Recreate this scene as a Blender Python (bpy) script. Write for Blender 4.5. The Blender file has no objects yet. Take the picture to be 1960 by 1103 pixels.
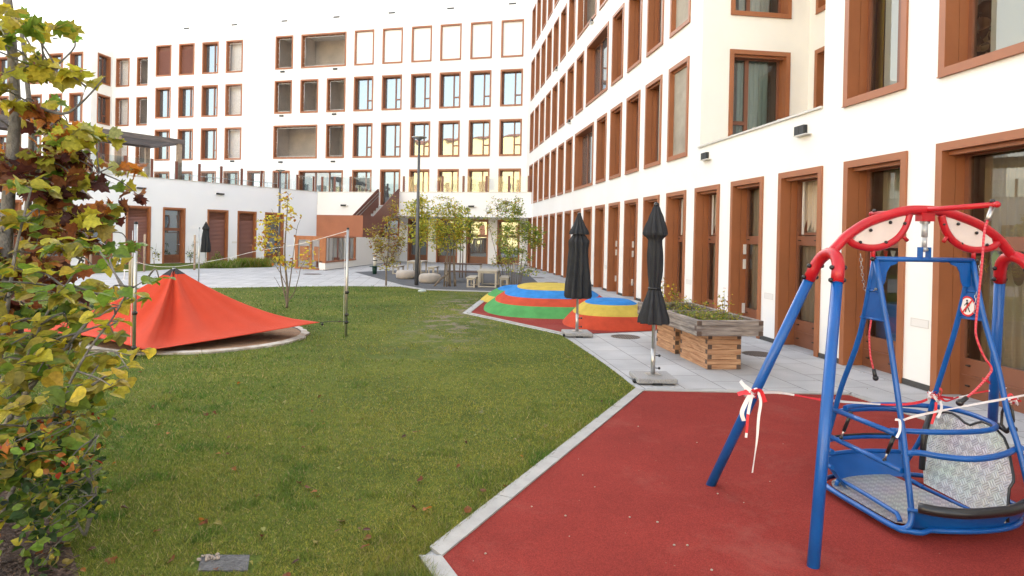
import bpy, math, random
import numpy as np
from mathutils import Vector, Matrix
R = random.Random(7)
EXPO = 2.72
PI = math.pi
SC = bpy.context.scene
COL = SC.collection

# ------------------------------------------------------------------ camera model (fitted to the photograph's vanishing points)
FPX, CXP, CYP, PT, RL, CAMH = 1236.0, 980.0, 462.3, 0.00659, 0.02086, 1.8
_cp, _sp, _cr, _sr = math.cos(PT), math.sin(PT), math.cos(RL), math.sin(RL)
_P = [[1, 0, 0], [0, _cp, _sp], [0, -_sp, _cp]]
_R = [[_cr, _sr, 0], [-_sr, _cr, 0], [0, 0, 1]]
MC = [[sum(_R[i][k] * _P[k][j] for k in range(3)) for j in range(3)] for i in range(3)]
def ray(px, py):
    c = ((px - CXP) / FPX, -(py - CYP) / FPX, 1)
    w = [sum(MC[i][j] * c[i] for i in range(3)) for j in range(3)]
    return (w[0], w[2], w[1])
def G(px, py, z=0.0):                       # a point of the ground (or of height z) seen at a pixel of the photo
    d = ray(px, py); t = (z - CAMH) / d[2]
    return Vector((d[0] * t, d[1] * t, z))
def at(px, py, Y):                          # a point at distance Y
    d = ray(px, py); t = Y / d[1]
    return Vector((d[0] * t, Y, CAMH + d[2] * t))

cam = bpy.data.cameras.new('camera'); co = bpy.data.objects.new('camera', cam); COL.objects.link(co)
rt = Vector((MC[0][0], MC[0][2], MC[0][1])); up = Vector((MC[1][0], MC[1][2], MC[1][1])); fw = Vector((MC[2][0], MC[2][2], MC[2][1]))
m = Matrix((rt, up, -fw)).transposed().to_4x4(); m.translation = (0, 0, CAMH)
co.matrix_world = m
cam.sensor_width = 36; cam.sensor_fit = 'HORIZONTAL'; cam.lens = FPX / 1960 * 36
cam.shift_y = -(551.5 - CYP) / 1960; cam.clip_start = 0.05; cam.clip_end = 2000
SC.camera = co

# ------------------------------------------------------------------ materials
def mat(name, col, rough=0.7, metal=0.0, spec=0.5, bump=None, var=None, attr=None, coat=0.0):
    """bump=(scale,strength); var=(scale,amount[,colour2]) mixes the base colour by noise; attr=colour attribute"""
    m = bpy.data.materials.new(name); m.use_nodes = True
    nt = m.node_tree; b = nt.nodes['Principled BSDF']
    b.inputs['Base Color'].default_value = (*col, 1); b.inputs['Roughness'].default_value = rough
    b.inputs['Metallic'].default_value = metal; b.inputs['Specular IOR Level'].default_value = spec
    b.inputs['Coat Weight'].default_value = coat
    tc = nt.nodes.new('ShaderNodeTexCoord')
    src = None
    if attr:
        a = nt.nodes.new('ShaderNodeAttribute'); a.attribute_name = attr; src = a.outputs['Color']
    if var:
        n = nt.nodes.new('ShaderNodeTexNoise'); n.inputs['Scale'].default_value = var[0]; n.inputs['Detail'].default_value = 6
        n.inputs['Roughness'].default_value = 0.65
        nt.links.new(tc.outputs['Object'], n.inputs['Vector'])
        rp = nt.nodes.new('ShaderNodeMapRange'); rp.inputs[1].default_value = 0.35; rp.inputs[2].default_value = 0.65
        nt.links.new(n.outputs['Fac'], rp.inputs[0])
        mx = nt.nodes.new('ShaderNodeMix'); mx.data_type = 'RGBA'
        c2 = var[2] if len(var) > 2 else tuple(c * (1 - var[1]) for c in col)
        mx.inputs[6].default_value = (*col, 1); mx.inputs[7].default_value = (*c2, 1)
        if src: nt.links.new(src, mx.inputs[6])
        if src:
            hs = nt.nodes.new('ShaderNodeHueSaturation'); hs.inputs['Value'].default_value = 1 - var[1]
            nt.links.new(src, hs.inputs['Color']); nt.links.new(hs.outputs[0], mx.inputs[7])
        nt.links.new(rp.outputs[0], mx.inputs[0]); src = mx.outputs[2]
    if src: nt.links.new(src, b.inputs['Base Color'])
    if bump:
        n = nt.nodes.new('ShaderNodeTexNoise'); n.inputs['Scale'].default_value = bump[0]; n.inputs['Detail'].default_value = 8
        nt.links.new(tc.outputs['Object'], n.inputs['Vector'])
        bp = nt.nodes.new('ShaderNodeBump'); bp.inputs['Strength'].default_value = bump[1]; bp.inputs['Distance'].default_value = 0.02
        nt.links.new(n.outputs['Fac'], bp.inputs['Height']); nt.links.new(bp.outputs[0], b.inputs['Normal'])
    return m
def nodes(m): return m.node_tree.nodes, m.node_tree.links, m.node_tree.nodes['Principled BSDF']

M = {}
M['wall'] = mat('white_render', (0.86, 0.845, 0.82), 0.9, bump=(60, 0.12), var=(0.35, 0.0, (0.83, 0.805, 0.77)))
M['wallshade'] = mat('cream_shade_render', (0.84, 0.81, 0.75), 0.9, bump=(60, 0.12), var=(0.6, 0.04))  # shaded copy of the white render: warm reflected light put into the colour
M['plinth'] = mat('plinth_grey', (0.07, 0.068, 0.065), 0.8, var=(8, .3))
M['brown'] = mat('brown_metal', (0.345, 0.125, 0.05), 0.45, spec=0.5, var=(1.5, .12), bump=(90, .03))
M['browndark'] = mat('brown_gap', (0.06, 0.025, 0.015), 0.7)
M['blindbrown'] = mat('blind_slat', (0.27, 0.12, 0.09), 0.5)
M['sash'] = mat('brown_sash', (0.22, 0.085, 0.045), 0.4, var=(2, .12))
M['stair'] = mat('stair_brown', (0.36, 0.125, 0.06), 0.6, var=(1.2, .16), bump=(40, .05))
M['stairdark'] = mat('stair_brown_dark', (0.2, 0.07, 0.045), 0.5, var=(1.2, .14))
M['blackbox'] = mat('black_fitting', (0.02, 0.02, 0.02), 0.5)
M['whiteplastic'] = mat('white_plastic', (0.75, 0.73, 0.7), 0.4)
M['blankpanel'] = mat('white_panel', (0.86, 0.84, 0.8), 0.6)
M['roomwall'] = mat('room_wall', (0.42, 0.37, 0.30), 0.9, var=(1.1, .3))
M['loggia'] = mat('loggia_wall', (0.62, 0.54, 0.46), 0.9, var=(0.8, .25))
M['loggiapale'] = mat('loggia_pale', (0.8, 0.77, 0.73), 0.9, var=(0.8, .12))
M['steel'] = mat('galvanised', (0.5, 0.5, 0.48), 0.38, metal=0.85, var=(6, .2))
M['lampmetal'] = mat('lamp_metal', (0.11, 0.11, 0.115), 0.5, metal=0.3, var=(5, .2))
M['coping'] = mat('coping_metal', (0.6, 0.58, 0.54), 0.4, metal=0.3)
M['black'] = mat('black_rubber', (0.012, 0.012, 0.013), 0.35)
M['grey'] = mat('grey_metal', (0.42, 0.44, 0.45), 0.35, metal=0.3)

def glassmat(name, base, refl, sat=1.0):                 # coated insulating glass with a dark room behind
    m = bpy.data.materials.new(name); m.use_nodes = True; nt = m.node_tree
    out = nt.nodes['Material Output']; b = nt.nodes['Principled BSDF']
    b.inputs['Base Color'].default_value = (*base, 1); b.inputs['Roughness'].default_value = 0.5
    g = nt.nodes.new('ShaderNodeBsdfGlossy'); g.inputs['Roughness'].default_value = 0.015
    g.inputs['Color'].default_value = (0.80, 0.92, 1.0, 1)
    tc = nt.nodes.new('ShaderNodeTexCoord'); n = nt.nodes.new('ShaderNodeTexNoise'); n.inputs['Scale'].default_value = 1.3; n.inputs['Detail'].default_value = 1
    bp = nt.nodes.new('ShaderNodeBump'); bp.inputs['Strength'].default_value = 0.05; bp.inputs['Distance'].default_value = 0.05
    nt.links.new(tc.outputs['Object'], n.inputs['Vector']); nt.links.new(n.outputs['Fac'], bp.inputs['Height']); nt.links.new(bp.outputs[0], g.inputs['Normal'])
    fr = nt.nodes.new('ShaderNodeFresnel'); fr.inputs['IOR'].default_value = 1.6
    ad = nt.nodes.new('ShaderNodeMath'); ad.operation = 'ADD'; ad.use_clamp = True; ad.inputs[1].default_value = refl
    mx = nt.nodes.new('ShaderNodeMixShader'); nt.links.new(fr.outputs[0], ad.inputs[0]); nt.links.new(ad.outputs[0], mx.inputs[0])
    nt.links.new(b.outputs[0], mx.inputs[1]); nt.links.new(g.outputs[0], mx.inputs[2]); nt.links.new(mx.outputs[0], out.inputs[0])
    return m
def clearglass(name, refl, tint=(0.8, 0.84, 0.82)):
    m = bpy.data.materials.new(name); m.use_nodes = True; nt = m.node_tree
    out = nt.nodes['Material Output']; nt.nodes.remove(nt.nodes['Principled BSDF'])
    t = nt.nodes.new('ShaderNodeBsdfTransparent'); t.inputs[0].default_value = (*tint, 1)
    g = nt.nodes.new('ShaderNodeBsdfGlossy'); g.inputs['Roughness'].default_value = 0.01
    fr = nt.nodes.new('ShaderNodeFresnel'); fr.inputs['IOR'].default_value = 1.5
    ad = nt.nodes.new('ShaderNodeMath'); ad.operation = 'ADD'; ad.use_clamp = True; ad.inputs[1].default_value = refl
    mx = nt.nodes.new('ShaderNodeMixShader'); nt.links.new(fr.outputs[0], ad.inputs[0]); nt.links.new(ad.outputs[0], mx.inputs[0])
    nt.links.new(t.outputs[0], mx.inputs[1]); nt.links.new(g.outputs[0], mx.inputs[2]); nt.links.new(mx.outputs[0], out.inputs[0])
    return m
M['glass'] = glassmat('window_glass', (0.035, 0.04, 0.045), 0.20)
M['clear'] = clearglass('clear_glass', 0.07)
M['rail'] = clearglass('railing_glass', 0.0, (0.88, 0.92, 0.93))

# ------------------------------------------------------------------ mesh builder
class MB:
    def __init__(s): s.v = []; s.f = []; s.mi = []; s.col = None; s.smooth = []
    def add(s, vs, fs, mi=0, sm=False):
        o = len(s.v); s.v += [tuple(v) for v in vs]
        for f in fs: s.f.append(tuple(i + o for i in f)); s.mi.append(mi); s.smooth.append(sm)
        return o
    def box(s, lo, hi, mi=0, M_=None):
        x0, y0, z0 = lo; x1, y1, z1 = hi
        vs = [Vector(p) for p in ((x0, y0, z0), (x1, y0, z0), (x1, y1, z0), (x0, y1, z0), (x0, y0, z1), (x1, y0, z1), (x1, y1, z1), (x0, y1, z1))]
        if M_ is not None: vs = [M_ @ v for v in vs]
        s.add(vs, [(0, 3, 2, 1), (4, 5, 6, 7), (0, 1, 5, 4), (1, 2, 6, 5), (2, 3, 7, 6), (3, 0, 4, 7)], mi)
    def bbox(s, lo, hi, bev, mi=0, M_=None):              # box with chamfered vertical and horizontal edges
        x0, y0, z0 = lo; x1, y1, z1 = hi; b = bev
        rings = []
        for (ins, z) in ((b, z0), (0, z0 + b), (0, z1 - b), (b, z1)):
            X0, X1, Y0, Y1 = x0 + ins, x1 - ins, y0 + ins, y1 - ins
            rings.append([(X0 + b, Y0, z), (X1 - b, Y0, z), (X1, Y0 + b, z), (X1, Y1 - b, z), (X1 - b, Y1, z), (X0 + b, Y1, z), (X0, Y1 - b, z), (X0, Y0 + b, z)])
        vs = [Vector(p) for r_ in rings for p in r_]
        if M_ is not None: vs = [M_ @ v for v in vs]
        fs = [tuple(reversed(range(8))), tuple(24 + i for i in range(8))]
        for k in range(3):
            for i in range(8):
                j = (i + 1) % 8; fs.append((k * 8 + i, k * 8 + j, k * 8 + 8 + j, k * 8 + 8 + i))
        s.add(vs, fs, mi)
    def quad(s, a, b, c, d, mi=0): s.add([a, b, c, d], [(0, 1, 2, 3)], mi)
    def poly(s, pts, mi=0): s.add(pts, [tuple(range(len(pts)))], mi)
    def prism(s, pts, z0, z1, mi=0):                       # plan outline (counter-clockwise) extruded
        n = len(pts)
        vs = [(p[0], p[1], z0) for p in pts] + [(p[0], p[1], z1) for p in pts]
        s.add(vs, [tuple(reversed(range(n))), tuple(range(n, 2 * n))] + [(i, (i + 1) % n, n + (i + 1) % n, n + i) for i in range(n)], mi)
    def tube(s, pts, r, seg=10, mi=0, closed=False, caps=True):
        pts = [Vector(p) for p in pts]; n = len(pts)
        if n < 2: return
        rs = r if isinstance(r, (list, tuple)) else [r] * n
        ts = []
        for i in range(n):
            a = pts[(i - 1) % n] if (closed or i > 0) else pts[i]; b = pts[(i + 1) % n] if (closed or i < n - 1) else pts[i]
            t = (b - a); t = t.normalized() if t.length > 1e-9 else Vector((0, 0, 1)); ts.append(t)
        ref = Vector((0, 0, 1)) if abs(ts[0].z) < 0.9 else Vector((1, 0, 0))
        nx = ts[0].cross(ref).normalized(); vs = []
        for i in range(n):
            nx = (nx - ts[i] * nx.dot(ts[i]))
            nx = nx.normalized() if nx.length > 1e-6 else ts[i].orthogonal().normalized()
            ny = ts[i].cross(nx)
            for k in range(seg):
                a = 2 * PI * k / seg; vs.append(pts[i] + (nx * math.cos(a) + ny * math.sin(a)) * rs[i])
        fs = []
        for i in range(n if closed else n - 1):
            j = (i + 1) % n
            for k in range(seg):
                l = (k + 1) % seg; fs.append((i * seg + k, i * seg + l, j * seg + l, j * seg + k))
        o = s.add(vs, fs, mi, True)
        if caps and not closed:
            s.f.append(tuple(o + k for k in reversed(range(seg)))); s.mi.append(mi); s.smooth.append(False)
            s.f.append(tuple(o + (n - 1) * seg + k for k in range(seg))); s.mi.append(mi); s.smooth.append(False)
    def lathe(s, prof, c=(0, 0, 0), seg=24, mi=0, ripple=None, sm=True):   # prof [(z,r)]
        vs = []; n = len(prof)
        for i, (z, r) in enumerate(prof):
            for k in range(seg):
                a = 2 * PI * k / seg; rr = r
                if ripple: rr = ripple(i, z, r, a)
                vs.append((c[0] + rr * math.cos(a), c[1] + rr * math.sin(a), c[2] + z))
        fs = [(i * seg + k, i * seg + (k + 1) % seg, (i + 1) * seg + (k + 1) % seg, (i + 1) * seg + k) for i in range(n - 1) for k in range(seg)]
        o = s.add(vs, fs, mi, sm)
        if prof[0][1] > 1e-4: s.f.append(tuple(o + k for k in reversed(range(seg)))); s.mi.append(mi); s.smooth.append(False)
        if prof[-1][1] > 1e-4: s.f.append(tuple(o + (n - 1) * seg + k for k in range(seg))); s.mi.append(mi); s.smooth.append(False)
    def ball(s, c, r, mi=0, seg=10, sq=1.0):
        pr = [(r * sq * math.sin(a), max(r * math.cos(a), 1e-5)) for a in [(-PI / 2 + PI * i / (seg // 2)) for i in range(seg // 2 + 1)]]
        s.lathe(pr, c, seg, mi)
    def mesh(s, name, mats):
        me = bpy.data.meshes.new(name); me.from_pydata(s.v, [], s.f)
        for q in (mats if isinstance(mats, (list, tuple)) else [mats]): me.materials.append(q)
        me.polygons.foreach_set('material_index', s.mi); me.polygons.foreach_set('use_smooth', s.smooth); me.update()
        return me
    def build(s, name, mats, parent=None, loc=None):
        return link(name, s.mesh(name, mats), parent, loc)
def link(name, data, parent=None, loc=None, rz=0):
    o = bpy.data.objects.new(name, data); COL.objects.link(o)
    if parent is not None: o.parent = parent
    if loc is not None: o.location = loc
    if rz: o.rotation_euler = (0, 0, rz)
    return o
def tag(o, label=None, cat=None, group=None, kind=None):
    if label: o['label'] = label
    if cat: o['category'] = cat
    if group: o['group'] = group
    if kind: o['kind'] = kind
    return o
def thing(name, label, cat, loc=(0, 0, 0), rz=0, group=None):
    return tag(link(name, None, None, loc, rz), label, cat, group)
def dup(root, loc=None, rz=None, label=None):
    c = root.copy(); COL.objects.link(c)
    if loc is not None: c.location = loc
    if rz is not None: c.rotation_euler = (0, 0, rz)
    if label: c['label'] = label
    def rec(a, b):
        for ch in a.children:
            d = ch.copy(); COL.objects.link(d); d.parent = b; rec(ch, d)
    rec(root, c)
    return c

# ------------------------------------------------------------------ frames of reference of the building's walls
AZA, AZC = -0.1281, -1.3090
P0 = Vector((4.6554, 12.0826, 0))
uA = Vector((math.sin(AZA), math.cos(AZA), 0)); nA = Vector((uA.y, -uA.x, 0))
Q0 = P0 + uA * 30.03                                         # the inner corner of the courtyard
uC = Vector((math.sin(AZC), math.cos(AZC), 0)); nC = Vector((uC.y, -uC.x, 0))
RZA = math.atan2(-uA.y, -uA.x); RZC = math.atan2(-uC.y, -uC.x)     # local x = -s, local y = into the building
def WA(s, d, z=0): return P0 + uA * s + nA * d + Vector((0, 0, z))       # d>0 into the wall
def WC(s, d, z=0): return Q0 + uC * s + nC * d + Vector((0, 0, z))

def grid_wall(mb, x0, x1, z0, z1, holes, y=0.0, mi=0, xf=None):
    xs = sorted({x0, x1, *[h[0] for h in holes], *[h[1] for h in holes]}); xs = [x for x in xs if x0 <= x <= x1]
    zs = sorted({z0, z1, *[h[2] for h in holes], *[h[3] for h in holes]}); zs = [z for z in zs if z0 <= z <= z1]
    for i in range(len(xs) - 1):
        j = 0
        while j < len(zs) - 1:
            xm = (xs[i] + xs[i + 1]) / 2; k = j
            def hole(q): zm = (zs[q] + zs[q + 1]) / 2; return any(h[0] < xm < h[1] and h[2] < zm < h[3] for h in holes)
            if hole(j): j += 1; continue
            while k + 1 < len(zs) - 1 and not hole(k + 1): k += 1
            ps = [(xs[i], y, zs[j]), (xs[i + 1], y, zs[j]), (xs[i + 1], y, zs[k + 1]), (xs[i], y, zs[k + 1])]
            if xf: ps = [xf(p) for p in ps]
            mb.quad(*ps, mi); j = k + 1

# ------------------------------------------------------------------ window kit (local: x right, y inwards, z up, origin at bottom centre)
WD = 0.32
_cache = {}
def window_meshes(w, h, kind, glass='glass', flip=1):
    key = (round(w, 2), round(h, 2), kind, glass, flip)
    if key in _cache: return _cache[key]
    t = 0.1; a = MB(); hw = w / 2; gf = kind.startswith('door') or kind.startswith('gf')
    zb = 0.0 if gf else t
    for sx in (-1, 1):
        xa, xb = (hw - t, hw) if sx > 0 else (-hw, -hw + t)
        a.box((xa, -0.03, 0), (xb, 0.155, h)); a.box((xa, 0.162, 0), (xb, WD + 0.05, h))
        a.box((xa + (0.012 if sx < 0 else 0.0), 0.155, 0), (xb - (0.0 if sx < 0 else 0.0) - (0.012 if sx < 0 else 0) , 0.162, h), 1) if sx < 0 else a.box((xa + 0.012, 0.155, 0), (xb, 0.162, h), 1)
    a.box((-hw + t, -0.03, h - t), (hw - t, WD + 0.05, h))
    if not gf: a.box((-hw + t, -0.03, 0), (hw - t, WD + 0.05, t))
    if not gf: a.box((-hw + 0.004, -0.05, -0.012), (hw - 0.004, 0.02, 0.004 - 0.006))
    if gf or kind == 'case':
        a.box((-hw + t, 0.06, h - t - 0.05), (hw - t, 0.14, h - t - 0.002), 0)
    f = a.mesh('window', [M['brown'], M['browndark']])
    parts = [('window', f)]
    x0, x1, z0, z1 = -hw + t, hw - t, zb, h - t
    s = MB(); g = MB(); fw_ = 0.055; ya, yb = WD - 0.04, WD + 0.03
    def frame(xa, xb, za, zb_, wd=fw_):
        s.box((xa, ya, za), (xa + wd, yb, zb_)); s.box((xb - wd, ya, za), (xb, yb, zb_))
        s.box((xa + wd, ya, za), (xb - wd, yb, za + wd)); s.box((xa + wd, ya, zb_ - wd), (xb - wd, yb, zb_))
    def pane(xa, xb, za, zb_): g.quad((xa, WD - 0.005, za), (xb, WD - 0.005, za), (xb, WD - 0.005, zb_), (xa, WD - 0.005, zb_))
    gm = M[glass]
    if kind in ('case', 'case_blind'):
        xm = x0 + (x1 - x0) * 0.64
        if flip < 0: xm = x0 + (x1 - x0) * 0.36
        frame(x0, x1, z0, z1)
        s.box((xm - 0.045, ya - 0.01, z0 + fw_), (xm + 0.045, yb - 0.01, z1 - fw_))
        zt = z0 + (z1 - z0) * 0.30
        a_, b_ = (xm + 0.045, x1 - fw_) if flip > 0 else (x0 + fw_, xm - 0.045)
        s.box((a_, ya - 0.006, zt - 0.045), (b_, yb - 0.006, zt + 0.045))
        pane(x0 + 0.02, x1 - 0.02, z0 + 0.02, z1 - 0.02)
    elif kind == 'wide':
        frame(x0, x1, z0, z1); n = 3
        for i in range(1, n):
            xm = x0 + (x1 - x0) * i / n; s.box((xm - 0.05, ya - 0.01, z0 + fw_), (xm + 0.05, yb - 0.01, z1 - fw_))
        pane(x0 + 0.02, x1 - 0.02, z0 + 0.02, z1 - 0.02)
    elif kind == 'blank':
        g.quad((x0, 0.13, z0), (x1, 0.13, z0), (x1, 0.13, z1), (x0, 0.13, z1)); gm = M['blankpanel']
    elif kind == 'blind' or kind == 'gfblind':
        n = int((z1 - z0) / 0.075); nopen = int(n * 0.2)
        for i in range(n):
            z = z0 + (z1 - z0) * (i + 0.5) / n; op = i > n - nopen
            tilt = 0.010 if op else 0.027
            g.quad((x0 + .02, 0.14 - 0.018, z - tilt), (x1 - .02, 0.14 - 0.018, z - tilt), (x1 - .02, 0.14 + 0.018, z + tilt), (x0 + .02, 0.14 + 0.018, z + tilt))
        s.box((x0 + 0.01, 0.2, z0 + 0.01), (x1 - 0.01, 0.22, z1 - 0.01)); gm = M['blindbrown']
    elif kind in ('gf', 'gfwide', 'gftilt', 'door', 'doorglass'):
        ncol = 3 if w > 2.2 else 1
        frame(x0, x1, z0, z1, 0.06)
        zt0, zt1 = 1.76, 1.92; zk = 0.46
        s.box((x0 + .06, ya - .012, zt0), (x1 - .06, yb - .01, zt1)); s.box((x0 + .06, ya - 0.01, 0.06), (x1 - .06, yb - .01, zk))
        s.box((x0 + .06, ya - 0.03, 0.24), (x1 - .06, ya - 0.01, 0.262))
        for zz in (0.37, 0.13, 1.84):
            for xx in (x0 + .12, (x0 + x1) / 2 + .05): s.box((xx, ya - 0.036, zz), (xx + .05, ya - 0.0125, zz + .016), 1)
        for i in range(1, ncol):
            xm = x0 + (x1 - x0) * i / ncol; s.box((xm - 0.06, ya - 0.02, 0.07), (xm + 0.06, yb - 0.02, z1 - .07))
        if kind in ('door', 'doorglass'):
            for zz in (0.35, 1.25, 1.55): s.box((x0 + 0.01, ya - 0.06, zz), (x0 + 0.035, ya - 0.005, zz + .2), 2)
            s.box((x1 - .12, ya - .07, 1.0), (x1 - .06, ya - .015, 1.03), 2)
        pane(x0 + 0.03, x1 - 0.03, zk - .02, zt0 + .02)
        if kind == 'gftilt':
            H_ = z1 - zt1 - .08; an = 0.28                  # upper light tilted into the room
            Mx = Matrix.Translation((0, WD + .03, zt1 + .02)) @ Matrix.Rotation(-an, 4, 'X')
            for (a0, a1, c0, c1) in ((x0 + .07, x0 + .12, 0, H_), (x1 - .12, x1 - .07, 0, H_), (x0 + .12, x1 - .12, 0, .05), (x0 + .12, x1 - .12, H_ - .05, H_)):
                s.box((a0, 0, c0), (a1, .05, c1), 0, Mx)
            g.add([Mx @ Vector(p) for p in ((x0 + .1, .025, .03), (x1 - .1, .025, .03), (x1 - .1, .025, H_ - .03), (x0 + .1, .025, H_ - .03))], [(0, 1, 2, 3)])
            s.box((x0 + .10, WD + .0, zt1 + .03), (x0 + .125, WD + .03, z1 - .06), 2)
        else:
            pane(x0 + 0.03, x1 - 0.03, zt1 - .02, z1 - .03)
    elif kind.startswith('loggia'):
        # open bay: side walls, ceiling, floor, back wall, and a safety net stretched on a white cord frame
        g.box((x0 - 0.3, WD + 1.9, z0 - 0.5), (x1 + 0.3, WD + 1.95, z1 + 0.3))
        if kind == 'loggiapale': g.box((x0 - 0.29, WD + .25, z0 - .4), (x1 + .29, WD + .3, z1 + .24), 1)
        g.box((x0 - 0.35, WD + 0.06, z0 - 0.5), (x0 - 0.3, WD + 1.9, z1 + 0.3)); g.box((x1 + 0.3, WD + 0.06, z0 - 0.5), (x1 + 0.35, WD + 1.9, z1 + 0.3), 1)
        g.box((x0 - 0.3, WD + 0.06, z1 + 0.25), (x1 + 0.3, WD + 1.9, z1 + 0.3), 1); g.box((x0 - 0.3, WD + 0.06, z0 - 0.5), (x1 + 0.3, WD + 1.9, z0 - 0.45))
        yn = 0.2; c = 0.09
        for (p, q) in (((x0 + c, yn, z0 + c), (x1 - c, yn, z0 + c)), ((x1 - c, yn, z0 + c), (x1 - c, yn, z1 - c)), ((x1 - c, yn, z1 - c), (x0 + c, yn, z1 - c)), ((x0 + c, yn, z1 - c), (x0 + c, yn, z0 + c))):
            s.tube([p, q], 0.016, 5, 0)
        nn = max(3, int((z1 - z0) / 0.42))
        for i in range(nn):
            zz = z0 + c + (z1 - z0 - 2 * c) * (i + .5) / nn
            s.box((x0, yn - .012, zz), (x0 + c, yn + .012, zz + .02), 0); s.box((x1 - c, yn - .012, zz), (x1, yn + .012, zz + .02), 0)
        nn = max(2, int((x1 - x0) / 0.5))
        for i in range(nn):
            xx = x0 + c + (x1 - x0 - 2 * c) * (i + .5) / nn
            s.box((xx, yn - .012, z0), (xx + .02, yn + .012, z0 + c), 0); s.box((xx, yn - .012, z1 - c), (xx + .02, yn + .012, z1), 0)
        st_ = 0.11; W_ = x1 - x0 - 2 * c; H2 = z1 - z0 - 2 * c; k = -H2
        while k < W_:                                       # diagonal net cords
            for sgn in (1, -1):
                a0 = max(0, k); b0 = min(W_, k + H2)
                if b0 - a0 > .02:
                    za, zb_ = a0 - k, b0 - k
                    X0, X1 = (x0 + c + a0, x0 + c + b0) if sgn > 0 else (x1 - c - a0, x1 - c - b0)
                    s.add([(X0, yn, z0 + c + za), (X1, yn, z0 + c + zb_), (X1, yn, z0 + c + zb_ + .009), (X0, yn, z0 + c + za + .009)], [(0, 1, 2, 3)], 1)
            k += st_
    mats_s = [M['sash'], M['blackbox'], M['whiteplastic']]
    nm = 'pane'
    if kind.startswith('loggia'):
        mats_s = [M['whiteplastic'], M['netcord']]; gm = [M['loggia'], M['loggiapale']]; nm = 'bay'
    if kind in ('blind', 'gfblind'): nm = 'blind'
    if kind == 'blank': nm = 'panel'
    if s.f: parts.append(('safety_net' if kind.startswith('loggia') else ('backing' if nm == 'blind' else 'sash'), s.mesh('sash', mats_s)))
    parts.append((nm, g.mesh(nm, gm)))
    _cache[key] = parts
    return parts
M['netcord'] = mat('net_cord', (0.12, 0.10, 0.09), 0.8)
def add_window(parent, x, y, z, w, h, kind, rz=0, glass='glass', flip=1, label=None):
    parts = window_meshes(w, h, kind, glass, flip)
    o = link('door' if kind.startswith('door') else 'window', parts[0][1], parent, (x, y, z), rz)
    if label: o['label'] = label
    for nm, me in parts[1:]: link(nm, me, o)
    return o
# ================================================================== sky and sun
SUN_EL, SUN_AZ = math.radians(24), math.radians(14)          # azimuth from +Y towards +X: behind the right-hand wing
w = bpy.data.worlds.new('World'); SC.world = w; w.use_nodes = True
nt = w.node_tree; bg = nt.nodes['Background']
sky = nt.nodes.new('ShaderNodeTexSky'); sky.sky_type = 'NISHITA'; sky.sun_disc = False
sky.sun_elevation = SUN_EL; sky.sun_rotation = SUN_AZ; sky.air_density = 1.2; sky.dust_density = 2.5; sky.ozone_density = 1.0
hs = nt.nodes.new('ShaderNodeHueSaturation'); hs.inputs['Saturation'].default_value = 0.5
nt.links.new(sky.outputs[0], hs.inputs['Color'])
wm = nt.nodes.new('ShaderNodeMix'); wm.data_type = 'RGBA'; wm.blend_type = 'MULTIPLY'; wm.inputs[0].default_value = 1
wm.inputs[7].default_value = (1.0, 0.952, 0.90, 1); nt.links.new(hs.outputs[0], wm.inputs[6]); nt.links.new(wm.outputs[2], bg.inputs['Color'])
bg.inputs['Strength'].default_value = 0.13
sl = bpy.data.lights.new('sun', 'SUN'); sl.energy = 3.0; sl.angle = math.radians(0.5); sl.color = (1, 0.93, 0.82)
so = bpy.data.objects.new('sun', sl); COL.objects.link(so)
sd = Vector((math.sin(SUN_AZ) * math.cos(SUN_EL), math.cos(SUN_AZ) * math.cos(SUN_EL), math.sin(SUN_EL)))
so.rotation_euler = sd.to_track_quat('Z', 'Y').to_euler(); so.location = (0, 0, 40)
SC.view_settings.view_transform = 'Standard'; SC.view_settings.look = 'None'; SC.view_settings.gamma = 1
SC.view_settings.exposure = EXPO
SC.cycles.max_bounces = 8; SC.cycles.transparent_max_bounces = 16; SC.cycles.use_denoising = True
SC.cycles.caustics_reflective = False; SC.cycles.caustics_refractive = False; SC.cycles.sample_clamp_indirect = 8

# ================================================================== ground surfaces
def sheet(name, pts, z, m, label=None, kind='structure', sub=0):
    mb = MB(); mb.poly([(p[0], p[1], z) for p in pts]); o = mb.build(name, m); tag(o, label, None, None, kind); return o
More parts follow.
